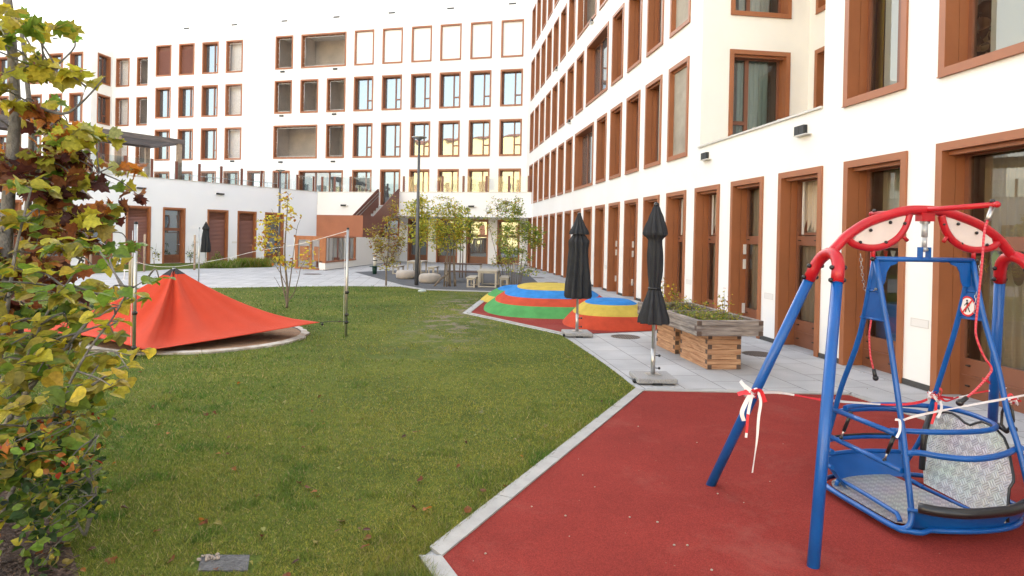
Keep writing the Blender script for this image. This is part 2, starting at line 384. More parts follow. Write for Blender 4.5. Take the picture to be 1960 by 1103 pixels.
# paving of concrete slabs, laid square to the right-hand wing
def slabmat():
    m = mat('paving_slabs', (0.46, 0.455, 0.45), 0.85, bump=(120, .15)); N, L, b = nodes(m)
    tc = N.new('ShaderNodeTexCoord'); mp = N.new('ShaderNodeMapping'); mp.inputs['Rotation'].default_value = (0, 0, -(PI / 2 - AZA)); mp.inputs['Location'].default_value = (0, .13, 0)
    L.new(tc.outputs['Object'], mp.inputs['Vector'])
    br = N.new('ShaderNodeTexBrick'); br.inputs['Scale'].default_value = 1.0; br.inputs['Mortar Size'].default_value = 0.006
    br.inputs['Brick Width'].default_value = 0.75; br.inputs['Row Height'].default_value = 0.5; br.offset = 0.5; br.inputs['Bias'].default_value = 0
    br.inputs['Color1'].default_value = (0.475, 0.47, 0.465, 1); br.inputs['Color2'].default_value = (0.415, 0.41, 0.41, 1); br.inputs['Mortar'].default_value = (0.16, 0.15, 0.14, 1)
    L.new(mp.outputs[0], br.inputs['Vector'])
    n = N.new('ShaderNodeTexNoise'); n.inputs['Scale'].default_value = 1.4; n.inputs['Detail'].default_value = 8; L.new(tc.outputs['Object'], n.inputs['Vector'])
    mr = N.new('ShaderNodeMapRange'); mr.inputs[1].default_value = .3; mr.inputs[2].default_value = .7; mr.inputs[3].default_value = .82; mr.inputs[4].default_value = 1.08; L.new(n.outputs['Fac'], mr.inputs[0])
    n2 = N.new('ShaderNodeTexNoise'); n2.inputs['Scale'].default_value = 90; n2.inputs['Detail'].default_value = 3; L.new(tc.outputs['Object'], n2.inputs['Vector'])
    mr2 = N.new('ShaderNodeMapRange'); mr2.inputs[1].default_value = .3; mr2.inputs[2].default_value = .7; mr2.inputs[3].default_value = .9; mr2.inputs[4].default_value = 1.1; L.new(n2.outputs['Fac'], mr2.inputs[0])
    mu = N.new('ShaderNodeMath'); mu.operation = 'MULTIPLY'; L.new(mr.outputs[0], mu.inputs[0]); L.new(mr2.outputs[0], mu.inputs[1])
    v = N.new('ShaderNodeVectorMath'); v.operation = 'SCALE'; L.new(br.outputs['Color'], v.inputs[0]); L.new(mu.outputs[0], v.inputs['Scale'])
    L.new(v.outputs[0], b.inputs['Base Color']); return m
M['slab'] = slabmat()
M['asphalt'] = mat('dark_rubber_paving', (0.105, 0.107, 0.113), 0.9, bump=(200, .3), var=(3, .25))
M['soil'] = mat('bare_ground', (0.16, 0.14, 0.11), 0.95, var=(2, .3))
sheet('ground', [(-400, -300), (400, -300), (400, 500), (-400, 500)], -0.03, M['soil'])
sheet('paving', [(-42, -14), (16, -14), (16, 62), (-42, 62)], 0.0, M['slab'], 'pale grey concrete slab paving around the lawn')
dk = [G(678, 521), G(770, 546), G(817, 553.5), G(946, 557.5), (0.6, 23.4, 0), G(1036, 546.5), G(1012, 526), G(975, 519), G(900, 518), G(760, 517.5)]
sheet('play_paving', dk, 0.004, M['asphalt'], 'dark grey rubber paving under the picnic tables')
# speckled poured rubber
def rubber(name, c1, c2):
    m = mat(name, c1, 0.9, spec=.15, bump=(260, .6)); N, L, b = nodes(m)
    tc = N.new('ShaderNodeTexCoord')
    a = N.new('ShaderNodeTexNoise'); a.inputs['Scale'].default_value = 170; a.inputs['Detail'].default_value = 2; L.new(tc.outputs['Object'], a.inputs['Vector'])
    c = N.new('ShaderNodeTexNoise'); c.inputs['Scale'].default_value = 1.1; c.inputs['Detail'].default_value = 9; c.inputs['Roughness'].default_value = .7; L.new(tc.outputs['Object'], c.inputs['Vector'])
    r1 = N.new('ShaderNodeValToRGB'); r1.color_ramp.elements[0].position = .38; r1.color_ramp.elements[1].position = .62
    r1.color_ramp.elements[0].color = (*c2, 1); r1.color_ramp.elements[1].color = (*c1, 1); L.new(a.outputs['Fac'], r1.inputs[0])
    mr = N.new('ShaderNodeMapRange'); mr.inputs[1].default_value = .3; mr.inputs[2].default_value = .7; mr.inputs[3].default_value = .84; mr.inputs[4].default_value = 1.12; L.new(c.outputs['Fac'], mr.inputs[0])
    v = N.new('ShaderNodeVectorMath'); v.operation = 'SCALE'; L.new(r1.outputs[0], v.inputs[0]); L.new(mr.outputs[0], v.inputs['Scale'])
    d = N.new('ShaderNodeTexVoronoi'); d.inputs['Scale'].default_value = 7; L.new(tc.outputs['Object'], d.inputs['Vector'])     # pale grit trodden into it
    lt = N.new('ShaderNodeMath'); lt.operation = 'LESS_THAN'; lt.inputs[1].default_value = .035; L.new(d.outputs['Distance'], lt.inputs[0])
    mx = N.new('ShaderNodeMix'); mx.data_type = 'RGBA'; mx.inputs[7].default_value = (.3, .14, .10, 1); L.new(lt.outputs[0], mx.inputs[0]); L.new(v.outputs[0], mx.inputs[6])
    e = N.new('ShaderNodeTexNoise'); e.inputs['Scale'].default_value = .9; e.inputs['Detail'].default_value = 10; e.inputs['Roughness'].default_value = .75; e.inputs['Distortion'].default_value = .4; L.new(tc.outputs['Object'], e.inputs['Vector'])
    er = N.new('ShaderNodeMapRange'); er.inputs[1].default_value = .52; er.inputs[2].default_value = .72; er.inputs[4].default_value = .55; L.new(e.outputs['Fac'], er.inputs[0])
    dm = N.new('ShaderNodeMix'); dm.data_type = 'RGBA'; dm.inputs[7].default_value = (c1[0] * 1.0, c1[1] * 2.3, c1[2] * 2.4, 1); L.new(er.outputs[0], dm.inputs[0]); L.new(mx.outputs[2], dm.inputs[6])
    L.new(dm.outputs[2], b.inputs['Base Color']); return m
M['redrubber'] = rubber('red_rubber', (0.325, 0.042, 0.032), (0.205, 0.026, 0.02))
A_, B_, C_, D_ = G(845, 1070), G(1232, 750), G(1625, 758), G(1785, 812)
dE = (D_ - C_).normalized(); E_ = C_ + dE * 7.2
Fd = (G(870, 1103) - A_).normalized(); F_ = A_ + Fd * 3.4
red = [A_, F_, (6, 0.2), E_, C_, B_]
red = [(p[0], p[1]) for p in red]
sheet('rubber_surface', red, 0.009, M['redrubber'], 'brick red poured rubber safety surface under the wheelchair swing')
# second red area below the mounds
ma = [G(893, 600), (0.97, 12.09), (1.2, 12.06), (2.9, 12.78), (3.05, 15), (2.75, 18.6), (2.3, 20.0), (0.9, 21.0), (0.1, 20.9), G(932, 569)]
ma = [(p[0], p[1]) for p in ma]
sheet('rubber_surface', ma, 0.009, M['redrubber'], 'red rubber surface around the striped play mounds')
M['kerb'] = mat('kerb_concrete', (0.4, 0.39, 0.37), 0.85, bump=(80, .2), var=(5, .2))
def kerb(pts, wd, side, label, z1=0.022, seg=1.0, loop=False):
    """kerb stones laid end to end along a line; side=+1 lays them to the left of it"""
    mb = MB(); pts = [Vector((p[0], p[1], 0)) for p in pts]
    for i in range(len(pts) - 1):
        a, b = pts[i], pts[i + 1]; L = (b - a).length; d = (b - a) / L; n = Vector((-d.y, d.x, 0)) * wd * side
        k = max(1, round(L / seg))
        for j in range(k):
            p = a + d * (L * j / k + 0.003); q = a + d * (L * (j + 1) / k - 0.003)
            # mitre at the ends of the run
            pn, qn = p + n, q + n
            if j == 0 and i > 0:
                d0 = (pts[i] - pts[i - 1]).normalized(); t = d0.cross(d).z; c_ = d0.dot(d); pn = p + n - d * (math.tan(math.atan2(t, c_) / 2) * wd * -side) * -1
            if j == k - 1 and i < len(pts) - 2:
                d1 = (pts[i + 2] - pts[i + 1]).normalized(); t = d.cross(d1).z; c_ = d.dot(d1); qn = q + n - d * (math.tan(math.atan2(t, c_) / 2) * wd * side)
            ring = [p, q, qn, pn] if side > 0 else [pn, qn, q, p]
            mb.prism([(v.x, v.y) for v in ring], -0.02, z1 + R.uniform(-.0015, .0015))
    return tag(mb.build('kerb', M['kerb']), label, None, None, 'structure')
kerb([F_, A_, B_, C_, E_], 0.115, 1, 'pale concrete kerb round the red swing surface')
kerb([(1.2, 12.06), (0.97, 12.09), ma[0], ma[-1], (0.1, 20.9)], 0.09, -1, 'pale concrete kerb round the mound surface')
far_edge = [G(770, 549), G(817, 555.5), G(946, 559.5), G(985, 556.5)]
kerb(far_edge, 0.12, -1, 'pale concrete kerb between lawn and dark paving')

# lawn
lawn = [(0.95, 0.9), (A_.x - .11, A_.y - .0), (B_.x - .06, B_.y + .12), (1.47, 8.45), (1.38, 9.2), (1.28, 9.9), (1.05, 11.4), (0.94, 12.0), (ma[0][0] - .1, ma[0][1]), (ma[-1][0] - .1, ma[-1][1]), (0.05, 21.0),
        (0.0, 21.7), tuple(G(946, 559.8)[:2]), tuple(G(817, 555.8)[:2]), tuple(G(770, 549.3)[:2]), tuple(G(661, 548)[:2]), tuple(G(560, 549)[:2]), tuple(G(450, 551)[:2]), tuple(G(125, 553)[:2]), (-24, 16.5), (-30, 4), (-26, 0.9)]
def grassmat():
    m = mat('lawn', (0.09, 0.12, 0.03), 0.95, bump=(120, .6)); N, L, b = nodes(m); b.inputs['Specular IOR Level'].default_value = .15
    tc = N.new('ShaderNodeTexCoord')
    def noise(s, d=6, r=.65):
        n = N.new('ShaderNodeTexNoise'); n.inputs['Scale'].default_value = s; n.inputs['Detail'].default_value = d; n.inputs['Roughness'].default_value = r; L.new(tc.outputs['Object'], n.inputs['Vector']); return n
    n1, n2, n3 = noise(.45), noise(9, 8, .8), noise(55, 4, .8)
    r1 = N.new('ShaderNodeValToRGB'); e = r1.color_ramp.elements; e[0].position = .32; e[0].color = (0.02, 0.04, 0.006, 1); e[1].position = .66; e[1].color = (0.2, 0.19, 0.03, 1)
    k = e.new(.5); k.color = (0.085, 0.115, 0.016, 1)
    mm = N.new('ShaderNodeMath'); mm.operation = 'MULTIPLY_ADD'; mm.inputs[1].default_value = .55; L.new(n2.outputs['Fac'], mm.inputs[0])
    ml = N.new('ShaderNodeMath'); ml.operation = 'MULTIPLY'; ml.inputs[1].default_value = .45; L.new(n1.outputs['Fac'], ml.inputs[0]); L.new(ml.outputs[0], mm.inputs[2]); L.new(mm.outputs[0], r1.inputs[0])
    # worn brown ground in patches near the middle
    sx = N.new('ShaderNodeSeparateXYZ'); L.new(tc.outputs['Object'], sx.inputs[0])
    mr = N.new('ShaderNodeMapRange'); mr.inputs[1].default_value = .56; mr.inputs[2].default_value = .66; L.new(n2.outputs['Fac'], mr.inputs[0])
    def band(out, c, wd):
        a = N.new('ShaderNodeMath'); a.operation = 'SUBTRACT'; a.inputs[1].default_value = c; L.new(out, a.inputs[0])
        q = N.new('ShaderNodeMath'); q.operation = 'ABSOLUTE'; L.new(a.outputs[0], q.inputs[0])
        z = N.new('ShaderNodeMapRange'); z.inputs[1].default_value = wd; z.inputs[2].default_value = wd * .3; z.inputs[3].default_value = 0; z.inputs[4].default_value = 1; L.new(q.outputs[0], z.inputs[0]); return z
    bx, by = band(sx.outputs['X'], -1.2, 1.1), band(sx.outputs['Y'], 15.5, 6.5)
    m1 = N.new('ShaderNodeMath'); m1.operation = 'MULTIPLY'; L.new(bx.outputs[0], m1.inputs[0]); L.new(by.outputs[0], m1.inputs[1])
    ofs = N.new('ShaderNodeMapRange'); ofs.inputs[1].default_value = .49; ofs.inputs[2].default_value = .56; n4 = noise(2.4, 10, .75); L.new(n4.outputs['Fac'], ofs.inputs[0])
    m2 = N.new('ShaderNodeMath'); m2.operation = 'MULTIPLY'; L.new(m1.outputs[0], m2.inputs[0]); L.new(ofs.outputs[0], m2.inputs[1])
    mx = N.new('ShaderNodeMix'); mx.data_type = 'RGBA'; mx.inputs[7].default_value = (.2, .165, .12, 1); L.new(m2.outputs[0], mx.inputs[0]); L.new(r1.outputs[0], mx.inputs[6])
    m3 = N.new('ShaderNodeMapRange'); m3.inputs[1].default_value = .25; m3.inputs[2].default_value = .75; m3.inputs[3].default_value = .55; m3.inputs[4].default_value = 1.45; L.new(n3.outputs['Fac'], m3.inputs[0])
    v = N.new('ShaderNodeVectorMath'); v.operation = 'SCALE'; L.new(mx.outputs[2], v.inputs[0]); L.new(m3.outputs[0], v.inputs['Scale'])
    L.new(v.outputs[0], b.inputs['Base Color']); return m
M['lawn'] = grassmat()
sheet('lawn', lawn, 0.005, M['lawn'], 'mown green and yellowish lawn in the courtyard')
strip = [tuple(p[:2]) for p in (G(60, 521), G(500, 509.5), G(528, 508), G(515, 503), G(440, 506), G(300, 509), G(150, 513))]
strip = [tuple(G(90, 528)[:2]), tuple(G(250, 521)[:2]), tuple(G(330, 515.5)[:2]), tuple(G(520, 512)[:2]), (-14.6, 40.2), (-15.4, 39.3), (-19.0, 33.9), (-23, 27.8)]
sheet('grass_strip', strip, 0.005, M['lawn'], 'green planted strip along the low wing')

# ================================================================== right-hand wing
TOP = 17.45
def band_box(mb, x0, x1, y0, y1, z0, z1, mi=0): mb.box((x0, y0, z0), (x1, y1, z1), mi)
rw = thing('building', 'long white five storey wing on the right with deep brown framed openings', 'building', P0, RZA)
wins = []        # (s0,s1,z0,z1,kind,glass)
cs = lambda k: 0.58 + 1.823 * k
for k in range(-2, 16):
    kind = {2: 'gftilt', 1: 'gftilt', -1: 'gftilt', 0: 'door', 4: 'door', 5: 'door', -2: 'gf', 8: 'door', 12: 'door'}.get(k, 'gf')
    wins.append((cs(k) - .64, cs(k) + .64, 0.0, 3.03, kind, 'clear' if k <= 3 else 'glass'))
wins.append((-7.3, -4.2, 0.0, 3.05, 'gfwide', 'clear')); wins.append((-11, -7.9, 0.0, 3.05, 'gfwide', 'glass'))
for row, (z, wide) in enumerate(((3.86, (7, 8)), (7.09, (6, 7)), (10.33, (7, 8)), (13.56, (9, 10)))):
    for k in range(2, 16):
        if k in wide: continue
        wins.append((cs(k) - .655, cs(k) + .655, z, z + 2.41, 'case', 'glass'))
    wins.append((cs(wide[0]) - .66, cs(wide[1]) + .66, z, z + 2.41, 'loggia' if row == 2 else 'wide', 'glass'))
    wins.append((-3.65, -2.37, z, z + 2.41, 'case', 'clear' if row == 0 else 'glass'))
    wins.append((-7.3, -4.2, z, z + 2.41, 'wide', 'clear' if row == 0 else 'glass'))
mb = MB(); hl = [(-s1 + .02, -s0 - .02, max(z0 + .0, 0) + (0.02 if z0 > .1 else -1), z1 - .02) for s0, s1, z0, z1, k, g in wins]
grid_wall(mb, -30.03, 16, 0, 3.95, hl); grid_wall(mb, -30.03, -2.85, 3.95, TOP, hl); grid_wall(mb, 1.84, 16, 3.95, TOP, hl)
mb.quad((-2.85, 2.63, 3.6), (1.84, 2.63, 3.6), (1.84, 0.2, 3.6), (-2.85, 0.2, 3.6))                         # recess floor
mb.box((-2.85, 0.002, 3.6), (1.84, 0.2, 3.945))
mb.quad((1.84, 0, 3.6), (1.84, 2.63, 3.6), (1.84, 2.63, TOP), (1.84, 0, TOP))
mb.build('wall', M['wall'], rw)
ret_z = ((3.85, 2.41), (7.06, 2.41), (10.3, 2.41), (13.5, 2.41))
mb = MB(); hl2 = [(.67 + .02, 2.16 - .02, z + .02, z + h - .02) for z, h in ret_z]
grid_wall(mb, 0.0, 2.63, 3.6, TOP, hl2, xf=lambda p: (-2.85 - p[1], p[0], p[2]))
hl3 = [(-2.55, -1.2, z + .02, z + 2.39) for z in (3.85, 7.1, 10.3, 13.5)]
grid_wall(mb, -2.85, 1.84, 3.6, TOP, hl3, y=2.63)
mb.build('wall', M['wallshade'], rw)
for z, h in ret_z: add_window(rw, -2.85, 1.415, z, 1.49, h, 'case', PI / 2, 'clear' if z < 8 else 'glass', -1) if False else None
for s0, s1, z0, z1, kind, gl in wins: add_window(rw, -(s0 + s1) / 2, 0, z0, s1 - s0, z1 - z0, kind, 0, gl)
# facing the return wall one looks along +s = local -x: its right is local +y
for z, h in ret_z: add_window(rw, -2.85, 1.415, z, 1.49, h, 'case', PI / 2, 'clear' if z < 8 else 'glass', -1)
for z in (3.85, 7.1, 10.3, 13.5): add_window(rw, -1.875, 2.63, z, 1.39, 2.41, 'loggia')
mb = MB(); mb.box((-30.03, .45, TOP - .3), (-2.85, 13, TOP - .01)); mb.box((1.84, .45, TOP - .3), (16, 13, TOP - .01)); mb.box((-2.85, 3.0, TOP - .3), (1.84, 13, TOP - .01))
mb.box((-31, 13, -.1), (16, 13.2, TOP - .02)); mb.box((16, 0.01, -.1), (16.2, 13.2, TOP - .02)); mb.box((-43, 12.99, -.1), (-30.5, 13.19, TOP - .02))
mb.build('roof', M['wallshade'], rw)
mb = MB(); mb.box((-30.03, -.03, TOP), (-2.85, .3, TOP + .05)); mb.box((1.84, -.03, TOP), (16, .3, TOP + .05)); mb.box((-2.9, -.04, 3.95), (1.835, .24, 3.985))
for x in (-2.2, -1.3, -.4, .5, 1.3): mb.box((x - .03, .0, 3.985), (x + .03, .06, 4.01))
mb.build('coping', M['coping'], rw)
mb = MB()
ends = sorted([(-s1, -s0) for s0, s1, z0, z1, k, g in wins if z0 < .1]); x = -30.0
for a, b in ends: mb.box((x, -.012, 0.0), (a - .001, .02, .075)); x = b + .001
mb.box((x, -.012, 0), (16, .02, .075)); mb.build('plinth', M['plinth'], rw)
# rooms behind the near windows
mb = MB()
for (x0, x1, z0, z1) in ((-7.2, 7.5, -.02, 3.3), (1.9, 7.5, 3.4, 6.7)):
    mb.quad((x0, .42, z0), (x1, .42, z0), (x1, 5, z0), (x0, 5, z0)); mb.quad((x0, .42, z1), (x1, .42, z1), (x1, 5, z1), (x0, 5, z1))
    mb.quad((x0, 5, z0), (x1, 5, z0), (x1, 5, z1), (x0, 5, z1)); mb.quad((x0, .42, z0), (x0, 5, z0), (x0, 5, z1), (x0, .42, z1)); mb.quad((x1, .42, z0), (x1, 5, z0), (x1, 5, z1), (x1, .42, z1))
for z in (3.8, 7.0):
    mb.box((-6, .45, z), (-5.95, 2.6, z + 2.6)); 
    mb.quad((-5.9, .1, z), (-5.9, 2.55, z), (-5.9, 2.55, z + 2.6), (-5.9, .1, z + 2.6)); mb.quad((-3.3, .1, z), (-3.3, .1, z + 2.6), (-5.9, .1, z + 2.6), (-5.9, .1, z))
    mb.quad((-3.3, 2.6, z), (-3.3, 2.6, z + 2.6), (-5.9, 2.6, z + 2.6), (-5.9, 2.6, z)); mb.quad((-3.2, .2, z + 2.6), (-3.2, 2.6, z + 2.6), (-5.9, 2.6, z + 2.6), (-5.9, .2, z + 2.6))
for x in (-4.9, -3.1, -1.2, 0.6, 2.3, 3.95): mb.box((x - .05, .45, 0), (x + .05, 3.2, 3.28))

mb.build('room', M['roomwall'], rw)
# curtains and blinds behind the near panes
def curtain(x0, x1, z0, z1, y, col, parent=rw, amp=.025, wl=.11, along='x', name='curtain'):
    mb = MB(); n = max(8, int((x1 - x0) / .018)); vs = []
    for i in range(n + 1):
        x = x0 + (x1 - x0) * i / n; d = amp * math.sin(2 * PI * x / wl) + amp * .5 * math.sin(2 * PI * x / (wl * 2.7) + 1)
        for z in (z0, z1):
            vs.append((x, y + d, z) if along == 'x' else (-2.85 - (y + d), x, z))
    mb.add(vs, [(2 * i, 2 * i + 2, 2 * i + 3, 2 * i + 1) for i in range(n)], 0, True)
    return mb.build(name, col, parent)
cm = {n: mat('curtain_' + n, c, .9) for n, c in dict(beige=(.5, .40, .30), pale=(.6, .56, .45), green=(.42, .5, .44), yellow=(.55, .42, .1), white=(.75, .72, .66), brown=(.22, .15, .1)).items()}
for k, c in ((-1, 'beige'), (0, 'beige'), (1, 'beige'), (2, 'pale'), (3, 'beige')):
    curtain(-cs(k) - .6, -cs(k) + .6, .1, 3.0, .42, cm[c])
curtain(-cs(-2) - .56, -cs(-2) + .12, 1.95, 2.95, .6, cm['pale']); curtain(4.25, 5.0, .1, 3.0, .62, cm['beige'])
for z in (3.9, 7.1):
    curtain(.72, 1.0, z, z + 2.4, .45, cm['green'], along='y'); curtain(1.12, 1.9, z, z + 2.4, .5, cm['green' if z < 5 else 'white'], along='y')
curtain(1.95, 2.28, 3.9, 6.2, .5, cm['white']); curtain(2.28, 2.44, 3.9, 6.2, .55, cm['yellow'], amp=.03, wl=.16); curtain(2.40, 2.66, 3.9, 6.2, .62, cm['brown'], amp=.01)
curtain(3.0, 4.7, 3.45, 6.6, 1.05, cm['beige']); curtain(4.43, 6.2, 3.9, 6.2, .46, cm['white'], amp=.008, wl=.6); curtain(2.62, 3.1, 3.9, 6.2, .45, cm['white'], amp=.006, wl=.6)
# flat fittings of the facade
def fitting(parent, name, lo, hi, m, lab=None):
    mb = MB(); mb.box(lo, hi); o = mb.build(name, m, parent); 
    if lab: o['label'] = lab
    return o
def lampbox(parent, x, z, w=.28, flip=1):        # black double-shuttered wall fitting with a pale shelf below
    mb = MB(); mb.box((x - w / 2, -.07, z), (x - .006, .01, z + .16)); mb.box((x + .006, -.07, z), (x + w / 2, .01, z + .16)); mb.box((x - w / 2 + .05 * flip, -.11, z - .018), (x + w / 2 + .13 * flip, .0, z - .001), 1)
    return mb.build('wall_fitting', [M['blackbox'], M['coping']], parent)
lampbox(rw, 1.28, 3.6); lampbox(rw, -2.5, 3.63)
for x, z in ((-17.0, 6.95), (-13.3, 10.2), (-9.6, 13.4), (-20.3, 10.15)): lampbox(rw, x, z, .24)
def plaque(parent, x, z, w=.3, h=.105):           # thin outlined letter plate flush with the render
    mb = MB(); t = .006
    mb.box((x - w / 2, -.0045, z), (x + w / 2, .002, z + t)); mb.box((x - w / 2, -.0045, z + h - t), (x + w / 2, .002, z + h))
    mb.box((x - w / 2, -.0045, z + t), (x - w / 2 + t, .002, z + h - t)); mb.box((x + w / 2 - t, -.0045, z + t), (x + w / 2, .002, z + h - t))
    mb.box((x - w / 2 + t, -.003, z + t), (x + w / 2 - t, .002, z + h - t), 1)
    return mb.build('service_hatch', [M['coping'], M['whiteplastic']], parent)
for k in range(-2, 11):
    if k in (-2, 0, 2, 3, 6, 8): plaque(rw, -(cs(k) - .91), .77)

# ================================================================== far wing
fwg = thing('building', 'white five storey rear wing with rows of small brown framed windows', 'building', Q0, RZC)
cols = [(.34, 1.86), (2.48, 3.98), (4.61, 6.12), (6.72, 8.2), (8.85, 10.36), (11.0, 12.5)]
wins = []
for a, b in cols:
    wins += [(a, b, 13.54, 15.96, 'blank'), (a, b, 10.35, 12.75, 'case'), (a, b, 7.1, 9.5, 'case')]
    wins += [(a, b, 3.86, 6.27, 'case')] if a != 8.85 else [(a, b, 3.74, 6.28, 'case')]
    wins += [(a, b, 0.0, 2.93, 'gf')]
L4 = [(21.57, 23.03), (23.67, 25.12), (25.8, 27.21), (27.89, 29.32)]
wins += [(13.13, 16.72, 13.54, 15.94, 'loggia'), (17.37, 18.83, 13.54, 15.94, 'loggia')]
wins += [(a, b, 10.35, 12.73, 'loggia') for a, b in ((13.13, 14.62), (15.28, 16.73), (17.4, 18.85))]
wins += [(13.15, 14.61, 7.1, 9.5, 'loggia'), (15.3, 18.88, 7.1, 9.5, 'loggia')]
wins += [(13.21, 16.75, 3.85, 6.25, 'wide'), (17.46, 18.88, 3.85, 6.25, 'case'), (19.55, 21.02, 3.85, 6.25, 'case'), (21.72, 23.07, 3.85, 6.25, 'case'), (23.72, 25.1, 3.85, 6.25, 'case'), (25.8, 27.21, 3.85, 6.25, 'case'), (27.89, 29.3, 3.85, 6.25, 'case')]
for i, (a, b) in enumerate(L4):
    wins += [(a, b, 13.5, 15.87, ('loggiapale', 'case', 'blind', 'blind')[i]), (a, b, 10.3, 12.66, ('loggiapale', 'case', 'case', 'case')[i]), (a, b, 7.08, 9.46, ('loggiapale', 'case', 'case', 'case')[i])]
wins += [(11.0, 12.5, 0, 2.93, 'gf')]
Dw = []
for a, b in ((36.31, 37.68), (38.37, 39.76), (40.46, 41.83), (44.0, 45.4), (46.2, 47.6)):
    for z in (13.43, 10.2, 7.0, 3.85): Dw.append((a, b, z, z + 2.38, 'case'))
seen = set(); ww = []
for q in wins + Dw:
    if q[:4] not in seen: seen.add(q[:4]); ww.append(q)
wins = ww
mb = MB(); hl = [(-s1 + .02, -s0 - .02, z0 + .02 if z0 > .1 else -1, z1 - .02) for s0, s1, z0, z1, k in wins]
grid_wall(mb, -30.06, 0, 0, TOP, hl); grid_wall(mb, -62, -35.5, 0, TOP, hl)
Bw = [(34.15, 35.51), (32.05, 33.42)]; Bz = (13.49, 10.25, 7.05, 3.85)
hb = [(-b + .02, -a - .02, z + .02, z + 2.31) for a, b in Bw for z in Bz]
grid_wall(mb, -35.85, -30.06, 0, TOP - .1, hb, y=2.3)
mb.quad((-30.06, 0, 0), (-30.06, 2.3, 0), (-30.06, 2.3, TOP), (-30.06, 0, TOP))
mb.build('wall', M['wall'], fwg)
sdx = Vector((-.35, 2.3, 0)); sang = math.atan2(2.3, -.35); sl_ = sdx.length; sd_ = sdx.normalized(); sn_ = Vector((-sd_.y, sd_.x, 0))
mb = MB(); grid_wall(mb, 0, sl_, 0, TOP, [(.66, 2.04, z + .02, z + 2.36) for z in Bz], xf=lambda p: tuple(Vector((-35.5, 0, p[2])) + sd_ * p[0] + sn_ * p[1]))
mb.build('wall', M['wallshade'], fwg)
for s0, s1, z0, z1, kind in wins: add_window(fwg, -(s0 + s1) / 2, 0, z0, s1 - s0, z1 - z0, kind)
for a, b in Bw:
    for z in Bz: add_window(fwg, -(a + b) / 2, 2.3, z, b - a, 2.33, 'loggiapale' if a > 33 else 'loggia')
for z in Bz:
    p = Vector((-35.5, 0, z)) + sd_ * 1.35; add_window(fwg, p.x, p.y, z, 1.42, 2.38, 'case', sang)
mb = MB(); mb.box((-30.03, .45, TOP - .25), (6, 13, TOP - .01)); mb.box((-62, 3.0, TOP - .25), (-30.05, 13, TOP - .01)); mb.box((-62, .45, TOP - .25), (-35.95, 2.99, TOP - .01)); mb.box((-62, 13, -.1), (2, 13.2, TOP - .02)); mb.box((-62.2, .01, -.1), (-62, 13.2, TOP - .02))
mb.build('roof', M['wallshade'], fwg)
mb = MB()
for s in (18.13, 13.95, 9.71, 5.43, 1.14, 26.56, 22.35, 39.2, 43.3): mb.box((-s - .24, -.02, 16.96), (-s + .24, .01, 17.05))
mb.build('overflow_slot', M['blackbox'], fwg)
for s, z in ((18.2, 13.3), (13.97, 13.3), (18.22, 10.13), (13.98, 10.13), (18.23, 6.8), (14.0, 6.8), (22.3, 6.9)):
    mb = MB(); mb.box((-s - .16, -.08, z), (-s + .16, .01, z + .11)); mb.build('wall_fitting', M['blackbox'], fwg)

# ================================================================== low wing with the roof terrace
LO = Vector((-13.04, 43.08, 0)); LAZ = math.atan2(-6.36, -9.5); uL = Vector((math.sin(LAZ), math.cos(LAZ), 0)); nL = Vector((uL.y, -uL.x, 0)); RZL = math.atan2(-uL.y, -uL.x)
def WL(s, d, z=0): return LO + uL * s + nL * d + Vector((0, 0, z))
FQ = P0 + uA * 27.3
def WF(s, d, z=0): return FQ + uC * s + nC * d + Vector((0, 0, z))
lwg = thing('building', 'white single storey wing on the left carrying the roof terrace', 'building', LO, RZL)
lw = [(10.85, 12.1, 'gfblind'), (8.98, 10.22, 'doorglass'), (6.42, 7.71, 'gfblind'), (4.56, 5.82, 'gfblind'), (2.61, 3.97, 'doorglass'), (12.72, 13.95, 'gf'), (14.6, 15.9, 'gf'), (16.6, 17.9, 'gf'), (18.6, 19.9, 'gf')]
mb = MB(); hl = [(-b + .02, -a - .02, -1, 3.01) for a, b, k in lw]
grid_wall(mb, -27, 0.0, 0, 4.53, hl); mb.quad((0, 0, 0), (4.5, 0, 0), (4.5, 0, 3.0), (0, 0, 3.0))
mb.box((-27, .001, 3.7), (-.1, .22, 4.525)); mb.box((-27.2, 0, -.1), (-27, 9, 4.5))
mb.build('wall', mat('bluish_white_render', (0.86, 0.86, 0.885), 0.9, bump=(60, .1), var=(.5, .03)), lwg)
for a, b, k in lw:
    o = add_window(lwg, -(a + b) / 2, 0, 0, b - a, 3.02, k)
mb = MB(); mb.box((-27.0, -.03, 4.53), (.03, .26, 4.565)); mb.build('coping', M['coping'], lwg)
for x, z in ((-11.38, 3.9), (-6.98, 3.9), (-16, 3.9)): 
    mb = MB(); mb.box((x - .22, -.13, z), (x + .22, .01, z + .085)); mb.build('wall_fitting', M['blackbox'], lwg)
for x in (-8.35, -5.98, -3.6): plaque(lwg, x - .0, 1.1, .34, .1)
